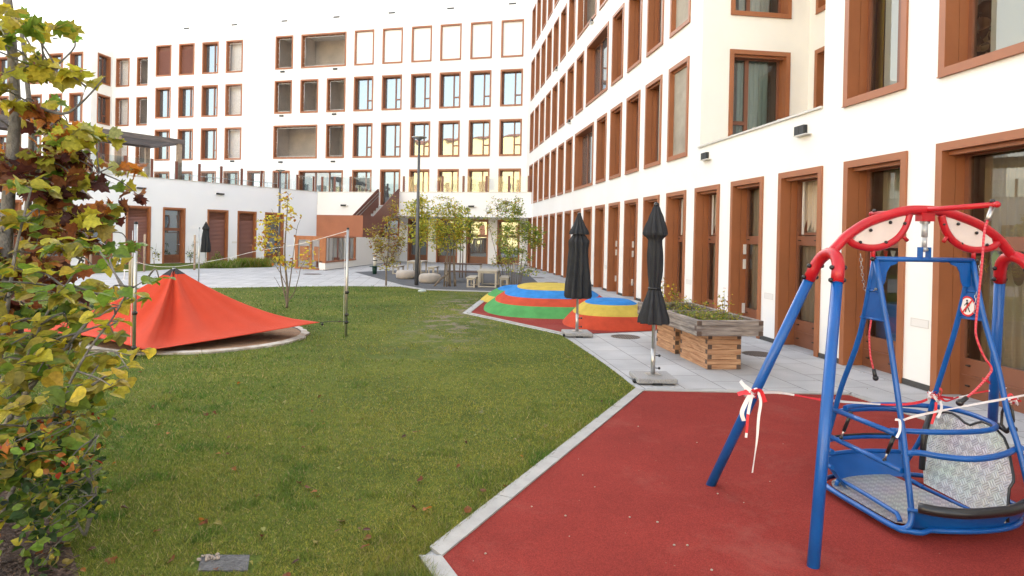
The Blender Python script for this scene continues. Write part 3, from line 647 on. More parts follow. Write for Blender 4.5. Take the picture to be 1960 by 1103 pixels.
# terrace slab and fascia in front of the rear wing
ter = thing('terrace', 'white roof terrace overhanging the recessed entrance, its parapet facing the lawn', 'terrace', FQ, RZC)
Rz = Matrix.Rotation(-RZC, 3, 'Z')
def lf(p): v = Rz @ (Vector(p) - FQ); return (v.x, v.y)
mb = MB()
mb.box((-8.77, 0, 3.0), (0.4, .22, 4.52)); mb.box((-14.66, 0, 3.0), (-10.2, .22, 4.52)); mb.box((-10.2, 0, 3.0), (-8.77, .22, 3.69))
pl = [WF(14.6, .22), WF(-.4, .22), WC(-.3, 0), WC(62, -.01), WL(26.8, .2), WL(.05, .2)]
mb.prism([lf(p) for p in pl], 3.02, 3.68)
mb.build('wall', M['wall'], ter)
mb = MB(); mb.box((-8.77, -.03, 4.52), (0.3, .25, 4.555)); mb.box((-14.66, -.03, 4.52), (-10.2, .25, 4.555)); mb.build('coping', M['coping'], ter)
for s in (12.68, 3.85):
    mb = MB(); mb.box((-s - .19, -.13, 3.6), (-s + .19, .01, 3.71)); mb.box((-s + .19, -.1, 3.6), (-s + .3, .01, 3.69), 1); mb.build('wall_fitting', [M['blackbox'], M['whiteplastic']], ter)
# glass railing with flat brown posts
def railing(label, pts, posts, h=1.0, z=4.56, group='glass railings on the roof terrace'):
    """pts: two ends (world); posts: distances from the first end"""
    a, b = Vector(pts[0]), Vector(pts[1]); d = (b - a).normalized(); t = thing('railing', label, 'railing', (a.x, a.y, z), math.atan2(d.y, d.x), group)
    L = (b - a).length
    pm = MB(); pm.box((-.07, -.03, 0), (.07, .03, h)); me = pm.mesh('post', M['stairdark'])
    for p in posts: link('post', me, t, (p, 0, 0))
    ps = sorted(set([0.0] + list(posts) + [L]))
    for i in range(len(ps) - 1):
        if ps[i + 1] - ps[i] < .3: continue
        g = MB(); g.box((ps[i] + .075, -.006, .02), (ps[i + 1] - .075, .006, h - .04)); g.build('pane', M['rail'], t)
    return t
railing('glass railing with brown posts along the low wing parapet', (WL(20, .12), WL(.1, .12)), [20 - s for s in (17.2, 15.9, 14.7, 13.4, 12.12, 10.78, 9.47, 8.16, 6.83, 5.52, 4.18, 2.95, 1.55, .25)])
railing('glass railing with brown posts left of the stair top', (WF(14.4, .1), WF(10.3, .1)), [14.4 - s for s in (13.45, 12.3)] + [.02])
railing('glass railing with brown posts right of the stair top', (WF(8.5, .1), WF(.1, .1)), [0.0] + [8.5 - s for s in (5.85, 4.45, 2.95, 1.5, .25)])
# thin metal balustrade further back on the terrace
mb = MB()
for zz in (4.62, 4.95): mb.tube([WL(9, 1.2, zz), WL(1.5, 1.2, zz)], .018, 6)
for i in range(16): mb.tube([WL(9 - .5 * i, 1.2, 3.7), WL(9 - .5 * i, 1.2, 4.95)], .012, 5)
tag(mb.build('balustrade', M['grey']), 'low grey tube balustrade behind the brown railing posts', 'balustrade')

# pergola
pg = thing('pergola', 'weathered grey timber pergola on the roof terrace', 'pergola', WL(9.1, .35, 3.69), RZL)
wood_old = mat('weathered_timber', (0.12, 0.1, 0.09), 0.85, var=(6, .4), bump=(30, .3)); M['woodold'] = wood_old
wood_post = mat('timber_post', (0.42, 0.31, 0.22), 0.8, var=(5, .35), bump=(30, .3))
for (x, y) in ((0, 0), (-3.15, 0), (-6.3, 0), (-9.4, 0), (0, 3.4), (-3.15, 3.4), (-6.3, 3.4), (-9.4, 3.4)):
    m_ = MB(); m_.bbox((x - .12 - .1, y - .1, 0), (x + .02, y + .1, 2.85), .012); m_.build('post', wood_post, pg)
m_ = MB(); m_.box((-12.5, -.16, 2.85), (.12, -.02, 3.1)); m_.box((-12.5, 3.4, 2.85), (.12, 3.54, 3.1)); m_.box((.0, -.02, 2.852), (.12, 3.4, 3.098)); m_.box((-6.4, -.02, 2.852), (-6.28, 3.4, 3.098)); m_.build('beam', wood_old, pg)
m_ = MB()
for i in range(34): m_.box((-12.4 + i * .36, -.02, 2.96 + (i % 2) * .003), (-12.4 + i * .36 + .3, 3.4, 3.05 + (i % 2) * .003))
m_.build('roof_boards', wood_old, pg)

# ================================================================== brown stair from the terrace, landing and play enclosure below it
stt = thing('staircase', 'reddish brown steel stair with solid sides descending from the roof terrace', 'staircase', WF(9.5, 0), RZC)
def s2(s, o, z): return (-(s - 9.5), -o, z)          # stair local: s along fascia, o outwards to the camera
m_ = MB()
n = 10
for i in range(n):                                     # treads
    z = 3.68 - (i + 1) * (3.68 - 1.75) / n; o0 = .02 + i * .335; m_.box((-.69, -(o0 + .345), z - .04), (.71, -o0, z)); m_.box((-.69, -(o0 + .02), z), (.71, -o0, z + .155))
m_.box((-.69, -4.75, 1.68), (3.5 - 3.5 + .71, -3.4, 1.75)); m_.box((-2.2, -4.75, 1.68), (-.69, -3.4, 1.75))
m_.build('tread', mat('concrete_tread', (.5, .49, .46), .8, var=(8, .12)), stt)
def panel(x, pts, m, name='side_panel'):
    q = MB(); n = len(pts); vs = [(x - .02, p[0], p[1]) for p in pts] + [(x + .02, p[0], p[1]) for p in pts]
    q.add(vs, [tuple(reversed(range(n))), tuple(range(n, 2 * n))] + [(i, (i + 1) % n, n + (i + 1) % n, n + i) for i in range(n)]); return q.build(name, m, stt)
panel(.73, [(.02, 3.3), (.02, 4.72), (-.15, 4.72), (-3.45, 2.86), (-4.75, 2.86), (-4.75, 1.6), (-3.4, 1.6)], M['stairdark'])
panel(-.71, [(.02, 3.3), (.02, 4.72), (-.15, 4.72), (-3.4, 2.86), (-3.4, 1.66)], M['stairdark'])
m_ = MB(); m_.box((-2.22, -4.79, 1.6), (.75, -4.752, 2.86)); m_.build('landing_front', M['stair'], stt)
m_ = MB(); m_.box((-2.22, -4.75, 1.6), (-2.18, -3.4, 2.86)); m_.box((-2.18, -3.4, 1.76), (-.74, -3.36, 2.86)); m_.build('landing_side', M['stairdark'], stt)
m_ = MB()
for dz in (.0, -.22): m_.tube([(-.66, .0, 4.55 + dz), (-.66, -3.4, 2.7 + dz)], .018, 6)
m_.build('handrail', M['steel'], stt)
e0, e1 = G(622, 518), G(765, 500); e2 = G(557, 513.5)
hut = thing('play_enclosure', 'white walled enclosure with orange brown timber front below the stair landing', 'enclosure', (e0.x, e0.y, 0))
O3 = Vector((e0.x, e0.y, 0)); u1 = (e1 - e0).normalized(); u2 = (e2 - e0).normalized(); n1 = Vector((u1.y, -u1.x, 0))
def he(a, b, z): v = u1 * a + u2 * b; return (v.x, v.y, z)
def hbox(mb, a0, a1, b0, b1, z0, z1, mi=0):
    vs = [he(a0, b0, z0), he(a1, b0, z0), he(a1, b1, z0), he(a0, b1, z0), he(a0, b0, z1), he(a1, b0, z1), he(a1, b1, z1), he(a0, b1, z1)]
    mb.add(vs, [(0, 3, 2, 1), (4, 5, 6, 7), (0, 1, 5, 4), (1, 2, 6, 5), (2, 3, 7, 6), (3, 0, 4, 7)], mi)
Ls = (e1 - e0).length
m_ = MB(); hbox(m_, 4.3, Ls, 0, .14, 0.02, 1.62); hbox(m_, 0, 4.3, 0, .14, 0.02, .36); hbox(m_, 0.002, .14, .14, .45, .02, .36); hbox(m_, .1, Ls, 2.3, 2.45, .02, 1.6); m_.build('wall', M['wallshade'], hut)
m_ = MB(); hbox(m_, 0, Ls, .01, .12, 0, .05); m_.build('plinth', M['plinth'], hut)
wood_or = mat('orange_timber', (0.42, 0.16, 0.06), 0.5, var=(4, .25)); 
m_ = MB()
hbox(m_, -.03, 4.3, -.04, .2, .36, .44); hbox(m_, -.03, 4.3, -.02, .16, 1.57, 1.65)
hbox(m_, 4.2, 4.3, -.01, .15, .44, 1.57)
m_.build('window_frame', M['brown'], hut)
m_ = MB()
for a in (.55, 1.1, 1.7, 2.2, 2.8, 3.3, 3.8): hbox(m_, a, a + (.09 if a in (1.7, 3.3) else .03), .03, .1, .44, 1.57, 0 if a in (1.7, 3.3) else 1)
m_.build('mullion', [M['stairdark'], M['steel']], hut)
m_ = MB(); hbox(m_, -.02, .1, -.03, .42, .44, 1.65); hbox(m_, -.02, .1, 2.05, 2.3, 0, 1.65); hbox(m_, -.02, .1, .42, 2.05, 1.46, 1.65); hbox(m_, -.02, .08, 1.0, 1.14, .05, 1.46); hbox(m_, -.02, .08, .42, 2.05, 0.01, .08)
m_.build('front_frame', wood_or, hut)
m_ = MB()
for b0, b1 in ((.46, .97), (1.18, 2.02)):
    hbox(m_, .0, .03, b0, b0 + .035, .1, 1.44); hbox(m_, .0, .03, b1 - .035, b1, .1, 1.44); hbox(m_, .0, .03, b0 + .035, b1 - .035, .1, .135); hbox(m_, .0, .03, b0 + .035, b1 - .035, 1.405, 1.44)
    for k_ in range(int((b1 - b0 - .075) / .088)): hbox(m_, .010, .024, b0 + .04 + k_ * .088, b0 + .112 + k_ * .088, .42, 1.14, 1)
m_.build('gate', [M['steel'], wood_or], hut)
for a in (0.9, 3.0):                                     # small chair and box stored inside
    m_ = MB(); hbox(m_, a, a + .4, .8, 1.2, .05, .5); m_.build('shelf', M['sash'], hut)

# ================================================================== buildings behind the camera that the windows mirror
ob = thing('building', 'tall sunlit yellow building standing behind the camera, mirrored in the windows', 'building', (-40, -22, 0))
ym = mat('yellow_render', (0.78, 0.62, 0.30), .9, var=(.3, .08))
m_ = MB(); wx = [(-20 + 3.9 * i, -20 + 3.9 * i + 1.2) for i in range(10)]
hl = [(a, b, z, z + 1.9) for a, b in wx for z in (2, 6, 10, 14)]
grid_wall(m_, -21, 20, 0, 20, hl); m_.box((-21, -10, 0), (20, -0.35, 19.95)); m_.build('wall', ym, ob)
m_ = MB(); m_.prism([(-21.5, -10.5), (20.5, -10.5), (20.5, .5), (-21.5, .5)], 20, 20.3); m_.build('roof', M['stairdark'], ob)
m_ = MB()
for a, b, z0, z1 in hl: m_.quad((a, -.3, z0), (b, -.3, z0), (b, -.3, z1), (a, -.3, z1))
m_.build('window_glazing', M['sash'], ob)
ob = thing('building', 'low cream building behind the camera on the right, mirrored in the panes', 'building', (0, -26, 0))
m_ = MB(); m_.box((-18, -10, 0), (20, 0, 8)); m_.build('wall', M['wallshade'], ob)
m_ = MB(); 
for i in range(9): m_.box((-17 + i * 4, -.01, 1), (-15 + i * 4, .03, 3.2)); m_.box((-17 + i * 4, -.01, 4.6), (-15 + i * 4, .03, 6.8))
m_.build('window_glazing', M['glass'], ob)
ob = thing('building', 'mauve and white building left of the camera, mirrored in the near panes', 'building', (-52, -8, 0))
m_ = MB(); m_.box((-8, -22, 0), (0, 8, 9)); m_.build('wall', mat('mauve_render', (.3, .14, .16), .9, var=(.3, .1)), ob)
m_ = MB(); m_.box((-8, 8.1, 0), (0.4, 26, 11)); m_.build('wall', M['wall'], ob)
m_ = MB()
for i in range(14):
    for z in (1.5, 4.5, 7.3): m_.box((0.02 if i < 9 else .41, -21 + i * 3.2, z), (.05 if i < 9 else .45, -19.6 + i * 3.2, z + 1.6))
m_.build('window_glazing', M['glass'], ob)
# ================================================================== wheelchair swing: fixed frame
SO = Vector((2.7902, 4.3695, 0)); SU = Vector((0.98421, 0.17703, 0)); SV = Vector((-0.17703, 0.98421, 0)); RZS = math.atan2(SU.y, SU.x)
CAMV = Vector((0, 0, CAMH))
def OV(px, py, v=0.0):                       # photo point on the plane v = const of the swing
    d = Vector(ray(px, py)); k = ((SO.dot(SV)) + v) / d.dot(SV); q = CAMV + d * k - SO; return Vector((q.dot(SU), v, q.z))
def OU(px, py, u):
    d = Vector(ray(px, py)); k = ((SO.dot(SU)) + u) / d.dot(SU); q = CAMV + d * k - SO; return Vector((u, q.dot(SV), q.z))
def OZ(px, py, z):
    q = G(px, py, z) - SO; return Vector((q.dot(SU), q.dot(SV), z))
def OP(px, py, p0, n):                       # photo point on an arbitrary local plane
    c = Vector((-SO.dot(SU), -SO.dot(SV), CAMH)); d = Vector(ray(px, py)); d = Vector((d.dot(SU), d.dot(SV), d.z))
    k = (Vector(p0) - c).dot(n) / d.dot(n); return c + d * k
def smooth(pts, n=6, closed=False):          # Catmull-Rom
    P = [Vector(p) for p in pts]; out = []
    m = len(P)
    for i in range(m if closed else m - 1):
        a = P[(i - 1) % m] if (closed or i > 0) else P[i] * 2 - P[i + 1]; b = P[i]; c = P[(i + 1) % m]; d = P[(i + 2) % m] if (closed or i + 2 < m) else c * 2 - b
        for k in range(n):
            t = k / n; out.append(0.5 * ((2 * b) + (c - a) * t + (2 * a - 5 * b + 4 * c - d) * t * t + (3 * b - a - 3 * c + d) * t ** 3))
    if not closed: out.append(P[-1])
    return out
M['bluepaint'] = mat('blue_paint', (0.005, 0.095, 0.36), 0.3, spec=0.4, coat=0.12, var=(5, .22), bump=(50, .05))
M['redpaint'] = mat('red_paint', (0.50, 0.012, 0.02), 0.34, spec=0.4, coat=0.12, var=(5, .2), bump=(70, .02))
M['eyewhite'] = mat('pale_panel', (0.72, 0.62, 0.56), 0.5, var=(10, .07))
M['chain'] = mat('chain_steel', (0.45, 0.43, 0.4), 0.35, metal=.9)
fr = thing('swing_frame', 'blue and red tubular swing frame with two white eye shaped panels in its arch', 'swing frame', SO, RZS)
ap = {}
_b = MB(); _b.ball((0, 0, 0), .0155, 0, 10); BOLT = _b.mesh('bolt_cap', M['black'])
_b = MB(); _b.ball((0, 0, 0), .0115, 0, 10); BOLT2 = _b.mesh('bolt_cap', M['black'])
for sg in (-1, 1):
    va = Vector((sg * .62, 0, 2.04))             # where the two leg axes would meet
    legs = []
    for sv in (-1, 1):
        b = Vector((sg * 1.21, sv * .598, -.01)); j = b + (va - b) * .762; legs.append((b, j))
        mb = MB(); mb.tube([b, b + (j - b) * .5, j + (va - b) * .02], .0335, 18); mb.build('leg', M['bluepaint'], fr)
    (b0, j0), (b1, j1) = legs
    d0, d1 = (va - b0).normalized(), (va - b1).normalized()
    mid = []
    A0, A1 = j0 + d0 * .085, j1 + d1 * .085
    for i in range(15):
        t = i / 14; q = A0 * (1 - t) ** 3 + (A0 + d0 * .155) * 3 * t * (1 - t) ** 2 + (A1 + d1 * .155) * 3 * t * t * (1 - t) + A1 * t ** 3; mid.append(q)
    mb = MB(); mb.tube([j0] + mid + [j1], .0385, 18); e = mb.build('elbow', M['redpaint'], fr)
    ap[sg] = mid[7]
    for j, d in ((j0, d0), (j1, d1)):
        for t in (.02, .105):
            for sx in (-1, 1): link('bolt_cap', BOLT, e, j + d * t + Vector((sx * .047, 0, 0)))
arc = [(-.70, 1.745), (-.66, 1.785), (-.60, 1.845), (-.52, 1.90), (-.44, 1.945), (-.36, 1.975), (-.28, 2.0), (-.21, 2.02), (-.12, 2.036), (0, 2.04)]
arc = arc + [(-u, z) for u, z in reversed(arc[:-1])]
mb = MB(); mb.tube(smooth([(u, 0, z) for u, z in arc], 4), .0325, 16); mb.build('arch', M['redpaint'], fr)
for sg in (-1, 1):
    eye = [(-.59, 1.845), (-.545, 1.805), (-.48, 1.785), (-.41, 1.778), (-.34, 1.785), (-.27, 1.81), (-.21, 1.85), (-.165, 1.905), (-.14, 1.96), (-.125, 2.01)]
    ctr = smooth([(sg * -u, 0, z) if sg > 0 else (u, 0, z) for u, z in eye], 4)
    mb = MB(); mb.tube(ctr, .0245, 14); mb.tube([(sg * .185, 0, 1.875), (sg * .185 - sg * .045, -.01, 1.83)], .0125, 10); mb.tube([(sg * .39, 0, 1.79), (sg * .39, 0, 1.70)], .014, 10)
    mb.build('eye_rim', M['redpaint'], fr)
    up_ = [(u, z - .02) for u, z in arc if -.56 <= u <= -.12]
    ring = [(sg * -u, z) if sg > 0 else (u, z) for u, z in ([(u, z) for u, z in eye[1:-1]] + list(reversed(up_)))]
    mb = MB(); n = len(ring); vs = [(u, -.006, z) for u, z in ring] + [(u, .006, z) for u, z in ring]
    mb.add(vs, [tuple(range(n)), tuple(reversed(range(n, 2 * n)))] + [(i, (i + 1) % n, n + (i + 1) % n, n + i) for i in range(n)]); pn = mb.build('eye_panel', M['eyewhite'], fr)
    for px, py in (((1664, 441), (1701.5, 426), (1729, 428), (1644, 464), (1693, 464)) if sg < 0 else ((1803.5, 429.5), (1831, 429), (1866, 446), (1837.5, 467), (1886, 469))):
        q = OV(px, py); link('bolt_cap', BOLT2, pn, (q.x, -.014, q.z))
    mb = MB(); mb.ball((sg * .39 + sg * .012, -.01, 1.705), .016, 0, 10); mb.build('bolt_cap', M['black'], fr)
mb = MB(); mb.tube([(0.0, -.53, 2.055), (0, .5, 2.03)], .017, 12); mb.ball((0, -.53, 2.055), .02, 0, 10); mb.ball((0, .5, 2.03), .02, 0, 10); mb.box((-.05, -.03, 1.965), (.05, .03, 2.02)); arm = mb.build('rope_arm', M['redpaint'], fr)
link('bolt_cap', BOLT, arm, (0, -.5, 2.075)); link('bolt_cap', BOLT, arm, (0, .47, 2.052))

# ------------------------------------------------------------------ the swing platform hanging in the frame
sw = thing('wheelchair_swing', 'blue tubular wheelchair swing with aluminium platform hanging in the frame', 'swing', SO, RZS)
mb = MB(); mb.tube([(0, 0, 1.95), (0, 0, 1.86)], .019, 14); mb.tube([(0, 0, 1.862), (0, 0, 1.785)], .016, 14); mb.ball((0, 0, 1.955), .022, 0, 10); mb.ball((0, 0, 1.777), .02, 0, 10)
mb.tube([(-.035, 0, 1.958), (.035, 0, 1.958)], .009, 8); mb.tube([(-.035, 0, 1.772), (.035, 0, 1.772)], .009, 8); mb.build('damper', M['grey'], sw)
mb = MB(); mb.tube([(-.375, 0, 1.706), (.385, 0, 1.706)], .0165, 12); mb.box((-.037, -.02, 1.715), (-.027, .02, 1.79)); mb.box((.027, -.02, 1.715), (.037, .02, 1.79)); mb.build('top_bar', M['bluepaint'], sw)
r1 = .0175
LF = [(-.375, -.005, 1.70), (-.377, -.14, 1.22), (-.38, -.205, .965), (-.38, -.285, .61), (-.382, -.325, .40), (-.385, -.36, .23), (-.392, -.378, .13), (-.42, -.37, .075), (-.455, -.31, .06), (-.46, -.1, .06), (-.455, .2, .06), (-.44, .36, .065), (-.40, .46, .075)]
LB = [(-.375, .005, 1.70), (-.376, .12, 1.19), (-.378, .29, .79), (-.38, .365, .56), (-.38, .42, .4), (-.385, .475, .22), (-.36, .52, .10)]
RF = [(.38, -.005, 1.70), (.382, -.09, 1.35), (.385, -.205, 1.02), (.39, -.28, .73), (.395, -.35, .545), (.40, -.42, .3), (.41, -.45, .1)]
RB = [(.38, .005, 1.70), (.382, .11, 1.26), (.385, .215, .93), (.39, .285, .73), (.39, .38, .42), (.36, .46, .22), (.30, .5, .10)]
for P in (LF, LB, RF, RB):
    mb = MB(); mb.tube(smooth(P, 4), r1, 14); mb.build('hanger_leg', M['bluepaint'], sw)
def vplate(u, pts, m='bluepaint', name='gusset', th=.004):
    mb = MB(); n = len(pts); vs = [(u - th, p[0], p[1]) for p in pts] + [(u + th, p[0], p[1]) for p in pts]
    mb.add(vs, [tuple(reversed(range(n))), tuple(range(n, 2 * n))] + [(i, (i + 1) % n, n + (i + 1) % n, n + i) for i in range(n)]); return mb.build(name, M[m], sw)
for u, f in ((-.378, 1), (.383, 1)):
    vplate(u, [(-.055, 1.50), (.05, 1.50), (.01, 1.66), (-.01, 1.66)])
    mb = MB(); mb.tube([(u - .004, -.062, 1.492), (u - .004, .055, 1.492)], .008, 8); mb.build('cross_bar', M['bluepaint'], sw); mb = MB(); mb.tube([(u - .004, -.115, 1.305), (u - .004, .112, 1.305)], .008, 8); mb.build('cross_bar', M['bluepaint'], sw)
    vplate(u, [(-.113, 1.308), (.11, 1.308), (.055, 1.488), (-.062, 1.488)])
for sg in (-1, 1):                              # shaped corner plates under the top bar
    mb = MB(); pts = [(.37, 1.69), (.20, 1.69), (.215, 1.675), (.26, 1.66), (.285, 1.62), (.295, 1.56), (.31, 1.53), (.345, 1.52), (.37, 1.53)]
    pts = [(sg * a, b) for a, b in pts]; n = len(pts); vs = [(p[0], -.004, p[1]) for p in pts] + [(p[0], .004, p[1]) for p in pts]
    mb.add(vs, [tuple(range(n)), tuple(reversed(range(n, 2 * n)))] + [(i, (i + 1) % n, n + (i + 1) % n, n + i) for i in range(n)]); mb.build('gusset', M['bluepaint'], sw)
# round no-walking sign on the plate of the far hanger
sg_ = thing('sign', 'small round sign showing a walking figure crossed out in red, fixed to the blue plate', 'sign', (0, 0, 0))
c = OU(1853.5, 586.5, .375); sm = SO + SU * c.x + SV * c.y + Vector((0, 0, c.z)); sg_.location = sm; sg_.rotation_euler = (0, 0, RZS)
M['signwhite'] = mat('sign_white', (.8, .78, .75), .4); M['signred'] = mat('sign_red', (.62, .03, .03), .4)
def disc(mb, r0, r1_, x, mi=0, seg=28, sc=1.12):
    vs = []
    for k in range(seg):
        a = 2 * PI * k / seg; vs += [(x, r0 * math.cos(a), r0 * sc * math.sin(a)), (x, r1_ * math.cos(a), r1_ * sc * math.sin(a))]
    mb.add(vs, [(2 * k, 2 * k + 1, (2 * k + 3) % (2 * seg), (2 * k + 2) % (2 * seg)) for k in range(seg)], mi)
mb = MB(); disc(mb, .0005, .060, -.006, 0); mb.build('plate', M['signwhite'], sg_)
mb = MB(); disc(mb, .052, .063, -.0075, 0); mb.quad((-.0085, -.030, .047), (-.0085, -.040, .040), (-.0085, .030, -.047), (-.0085, .040, -.040)); mb.build('ring_and_bar', M['signred'], sg_)
mb = MB(); X = -.0078
def stroke(p, q, w_):
    p, q = Vector((X, *p)), Vector((X, *q)); d = (q - p).normalized(); n_ = Vector((0, -d.z, d.y)) * w_ / 2; mb.add([p - n_, q - n_, q + n_, p + n_], [(0, 1, 2, 3)])
mb.add([(X, .004 + .0075 * math.cos(a), .038 + .0075 * math.sin(a)) for a in [2 * PI * i / 12 for i in range(12)]], [tuple(range(12))])
for a in (((.003, .028), (.0, .002), .015), ((.002, .024), (.018, .012), .006), ((.018, .012), (.024, .002), .006), ((0, .026), (-.014, .014), .006), ((-.014, .014), (-.014, .0), .006), ((.0, .004), (.009, -.018), .009), ((.009, -.018), (.014, -.042), .008), ((0, .004), (-.008, -.016), .009), ((-.008, -.016), (-.020, -.038), .008)): stroke(*a)
mb.build('figure', M['black'], sg_)
# entry barrier, gas struts and surrounding rails
mb = MB(); mb.tube([(-.385, .385, .605), (-.395, -.245, .61)], r1, 12); mb.tube([(-.385, .41, .40), (-.40, -.305, .40)], r1, 12); mb.build('barrier_bar', M['bluepaint'], sw)
for a, b in (((1628, 792), (1610, 838)), ((1712, 833), (1693, 881))):
    p, q = OU(*a, -.375), OU(*b, -.40); mb = MB(); mb.tube([p, p + (q - p) * .72], .0125, 10); mb.tube([p + (q - p) * .7, q], .006, 8, 1); mb.ball(p, .017, 0, 8); mb.ball(q, .014, 0, 8); mb.build('gas_strut', [M['black'], M['chain']], sw)
z = .61
ring = [(-.28, .375), (-.2, .41), (-.05, .43), (.11, .43), (.28, .40), (.42, .345), (.505, .25), (.525, .13), (.505, 0), (.46, -.12), (.40, -.19), (.3, -.235), (.16, -.255), (-.0, -.25), (-.15, -.225), (-.28, -.19), (-.37, -.17)]
mb = MB(); mb.tube(smooth([(a, b, z) for a, b in ring], 3), r1, 12); mb.build('ring_rail', M['bluepaint'], sw)
mb = MB(); mb.tube(smooth([(-.38, .39, .55), (-.3, .47, .55), (-.15, .52, .55), (.05, .535, .55), (.22, .51, .55), (.36, .43, .55), (.39, .36, .55)], 3), r1, 12); mb.build('back_rail', M['bluepaint'], sw)
pf = [OZ(px, py, .51) for px, py in ((1760, 867), (1800, 874), (1850, 879), (1890, 877), (1925, 869), (1944, 860))]
mb = MB(); mb.tube(smooth([(-.381, -.31, .51)] + pf + [(.41, -.36, .53)], 3), .019, 12); mb.build('front_rail', M['bluepaint'], sw)
# platform: ring tubes, curved skirts, folded aluminium plate
plan = [(-.455, -.30), (-.42, -.375), (-.3, -.43), (-.1, -.475), (.12, -.49), (.33, -.46), (.5, -.37), (.62, -.2), (.655, 0), (.63, .22), (.52, .38), (.36, .47), (.15, .53), (-.06, .54), (-.26, .51), (-.38, .45), (-.44, .36), (-.455, .25)]
cl = smooth([(a, b, 0) for a, b in plan], 3, True)
def ringtube(z, sc, r, pr=lambda p: True):
    return [(p.x * sc, p.y * sc, z) for p in cl if pr(p)]
mb = MB(); mb.tube([(p.x * (.90 if p.y < -.3 and p.x > -.33 else 1), p.y * (.90 if p.y < -.3 and p.x > -.33 else 1), .06) for p in cl], .017, 10, closed=True)
bk = [p for p in cl if p.y > .2 and p.x < .36]; bk.sort(key=lambda p: -p.x)
fk = [p for p in cl if p.y < -.3 and p.x > -.42]; fk.sort(key=lambda p: p.x)
mb.build('platform_ring', M['bluepaint'], sw)
for zt in (.225, .335):
    mb = MB(); mb.tube([(p.x * 1.02, p.y * 1.02, zt) for p in bk], .0165, 10); mb.build('back_hoop', M['bluepaint'], sw)
mb = MB(); mb.tube([(p.x * 1.02, p.y * 1.02, .355) for p in bk if -.45 < p.x < .3], .008, 8); mb.build('hoop_edging', M['black'], sw)
mb = MB(); mb.tube([(bk[0].x * 1.02, bk[0].y * 1.02, .335), (bk[0].x * 1.03, bk[0].y * 1.02, .2), (bk[0].x * .98, bk[0].y * .95, .1), (bk[0].x * .85, bk[0].y * .82, .075), (.2, .17, .085)], .015, 10); mb.tube([(.2, .17, .085), (.195, -.42, .085)], .012, 10); mb.build('fold_tube', M['bluepaint'], sw)
def skirt(P, z0, z1, i0=.93, i1=1.015):
    mb = MB(); vs = []
    for p in P: vs += [(p.x * i0, p.y * i0, z0), (p.x * i1, p.y * i1, z1)]
    mb.add(vs, [(2 * k, 2 * k + 2, 2 * k + 3, 2 * k + 1) for k in range(len(P) - 1)], 0, True); return mb.build('skirt', M['bluepaint'], sw)
skirt(bk, .075, .22, .80, 1.015); skirt(fk, .045, .19, .86, 1.0)
mb = MB(); mb.tube([(p.x, p.y, .19) for p in fk], .012, 8); mb.build('front_hoop', M['bluepaint'], sw)
def platemat():
    m = mat('checker_plate', (.62, .60, .58), .38, metal=.55); N, L, b = nodes(m)
    tc = N.new('ShaderNodeTexCoord'); mp = N.new('ShaderNodeMapping'); mp.inputs['Scale'].default_value = (23, 23, 23); mp.inputs['Rotation'].default_value = (0, 0, .78); L.new(tc.outputs['UV'], mp.inputs['Vector'])
    ck = N.new('ShaderNodeTexChecker'); ck.inputs['Scale'].default_value = 1; L.new(mp.outputs[0], ck.inputs['Vector'])
    wv = N.new('ShaderNodeTexWave'); wv.inputs['Scale'].default_value = .85; wv.bands_direction = 'X'; L.new(mp.outputs[0], wv.inputs['Vector'])
    wv2 = N.new('ShaderNodeTexWave'); wv2.inputs['Scale'].default_value = .85; wv2.bands_direction = 'Y'; L.new(mp.outputs[0], wv2.inputs['Vector'])
    mx = N.new('ShaderNodeMix'); L.new(ck.outputs['Fac'], mx.inputs[0]); L.new(wv.outputs['Fac'], mx.inputs[2]); L.new(wv2.outputs['Fac'], mx.inputs[3])
    bp = N.new('ShaderNodeBump'); bp.inputs['Strength'].default_value = .7; bp.inputs['Distance'].default_value = .004; L.new(mx.outputs[0], bp.inputs['Height']); L.new(bp.outputs[0], b.inputs['Normal'])
    mc = N.new('ShaderNodeMix'); mc.data_type = 'RGBA'; mc.inputs[6].default_value = (.6, .585, .57, 1); mc.inputs[7].default_value = (.43, .42, .425, 1); L.new(ck.outputs['Fac'], mc.inputs[0])
    ns = N.new('ShaderNodeTexNoise'); ns.inputs['Scale'].default_value = 5; ns.inputs['Detail'].default_value = 6; L.new(tc.outputs['Object'], ns.inputs['Vector'])
    md = N.new('ShaderNodeMix'); md.data_type = 'RGBA'; md.blend_type = 'MULTIPLY'; md.inputs[0].default_value = .35; L.new(mc.outputs[2], md.inputs[6]); L.new(ns.outputs['Color'], md.inputs[7]); L.new(md.outputs[2], b.inputs['Base Color'])
    mr = N.new('ShaderNodeMapRange'); mr.inputs[3].default_value = .28; mr.inputs[4].default_value = .55; L.new(mx.outputs[0], mr.inputs[0]); L.new(mr.outputs[0], b.inputs['Roughness']); return m
M['plate'] = platemat()
def uvplane(o, fn):
    me = o.data; uv = me.uv_layers.new(name='uv')
    for l in me.loops: uv.data[l.index].uv = fn(me.vertices[l.vertex_index].co)
floor_pts = [(p.x * .95, p.y * .86) for p in cl if p.x < .2] 
floor_pts = sorted([(p.x * .95, p.y * .86) for p in cl if p.x < .2 and p.y >= 0], key=lambda q: (q[0])) 
lowp = [p for p in cl if p.x < .2]
idx = [i for i, p in enumerate(cl) if p.x < .2]
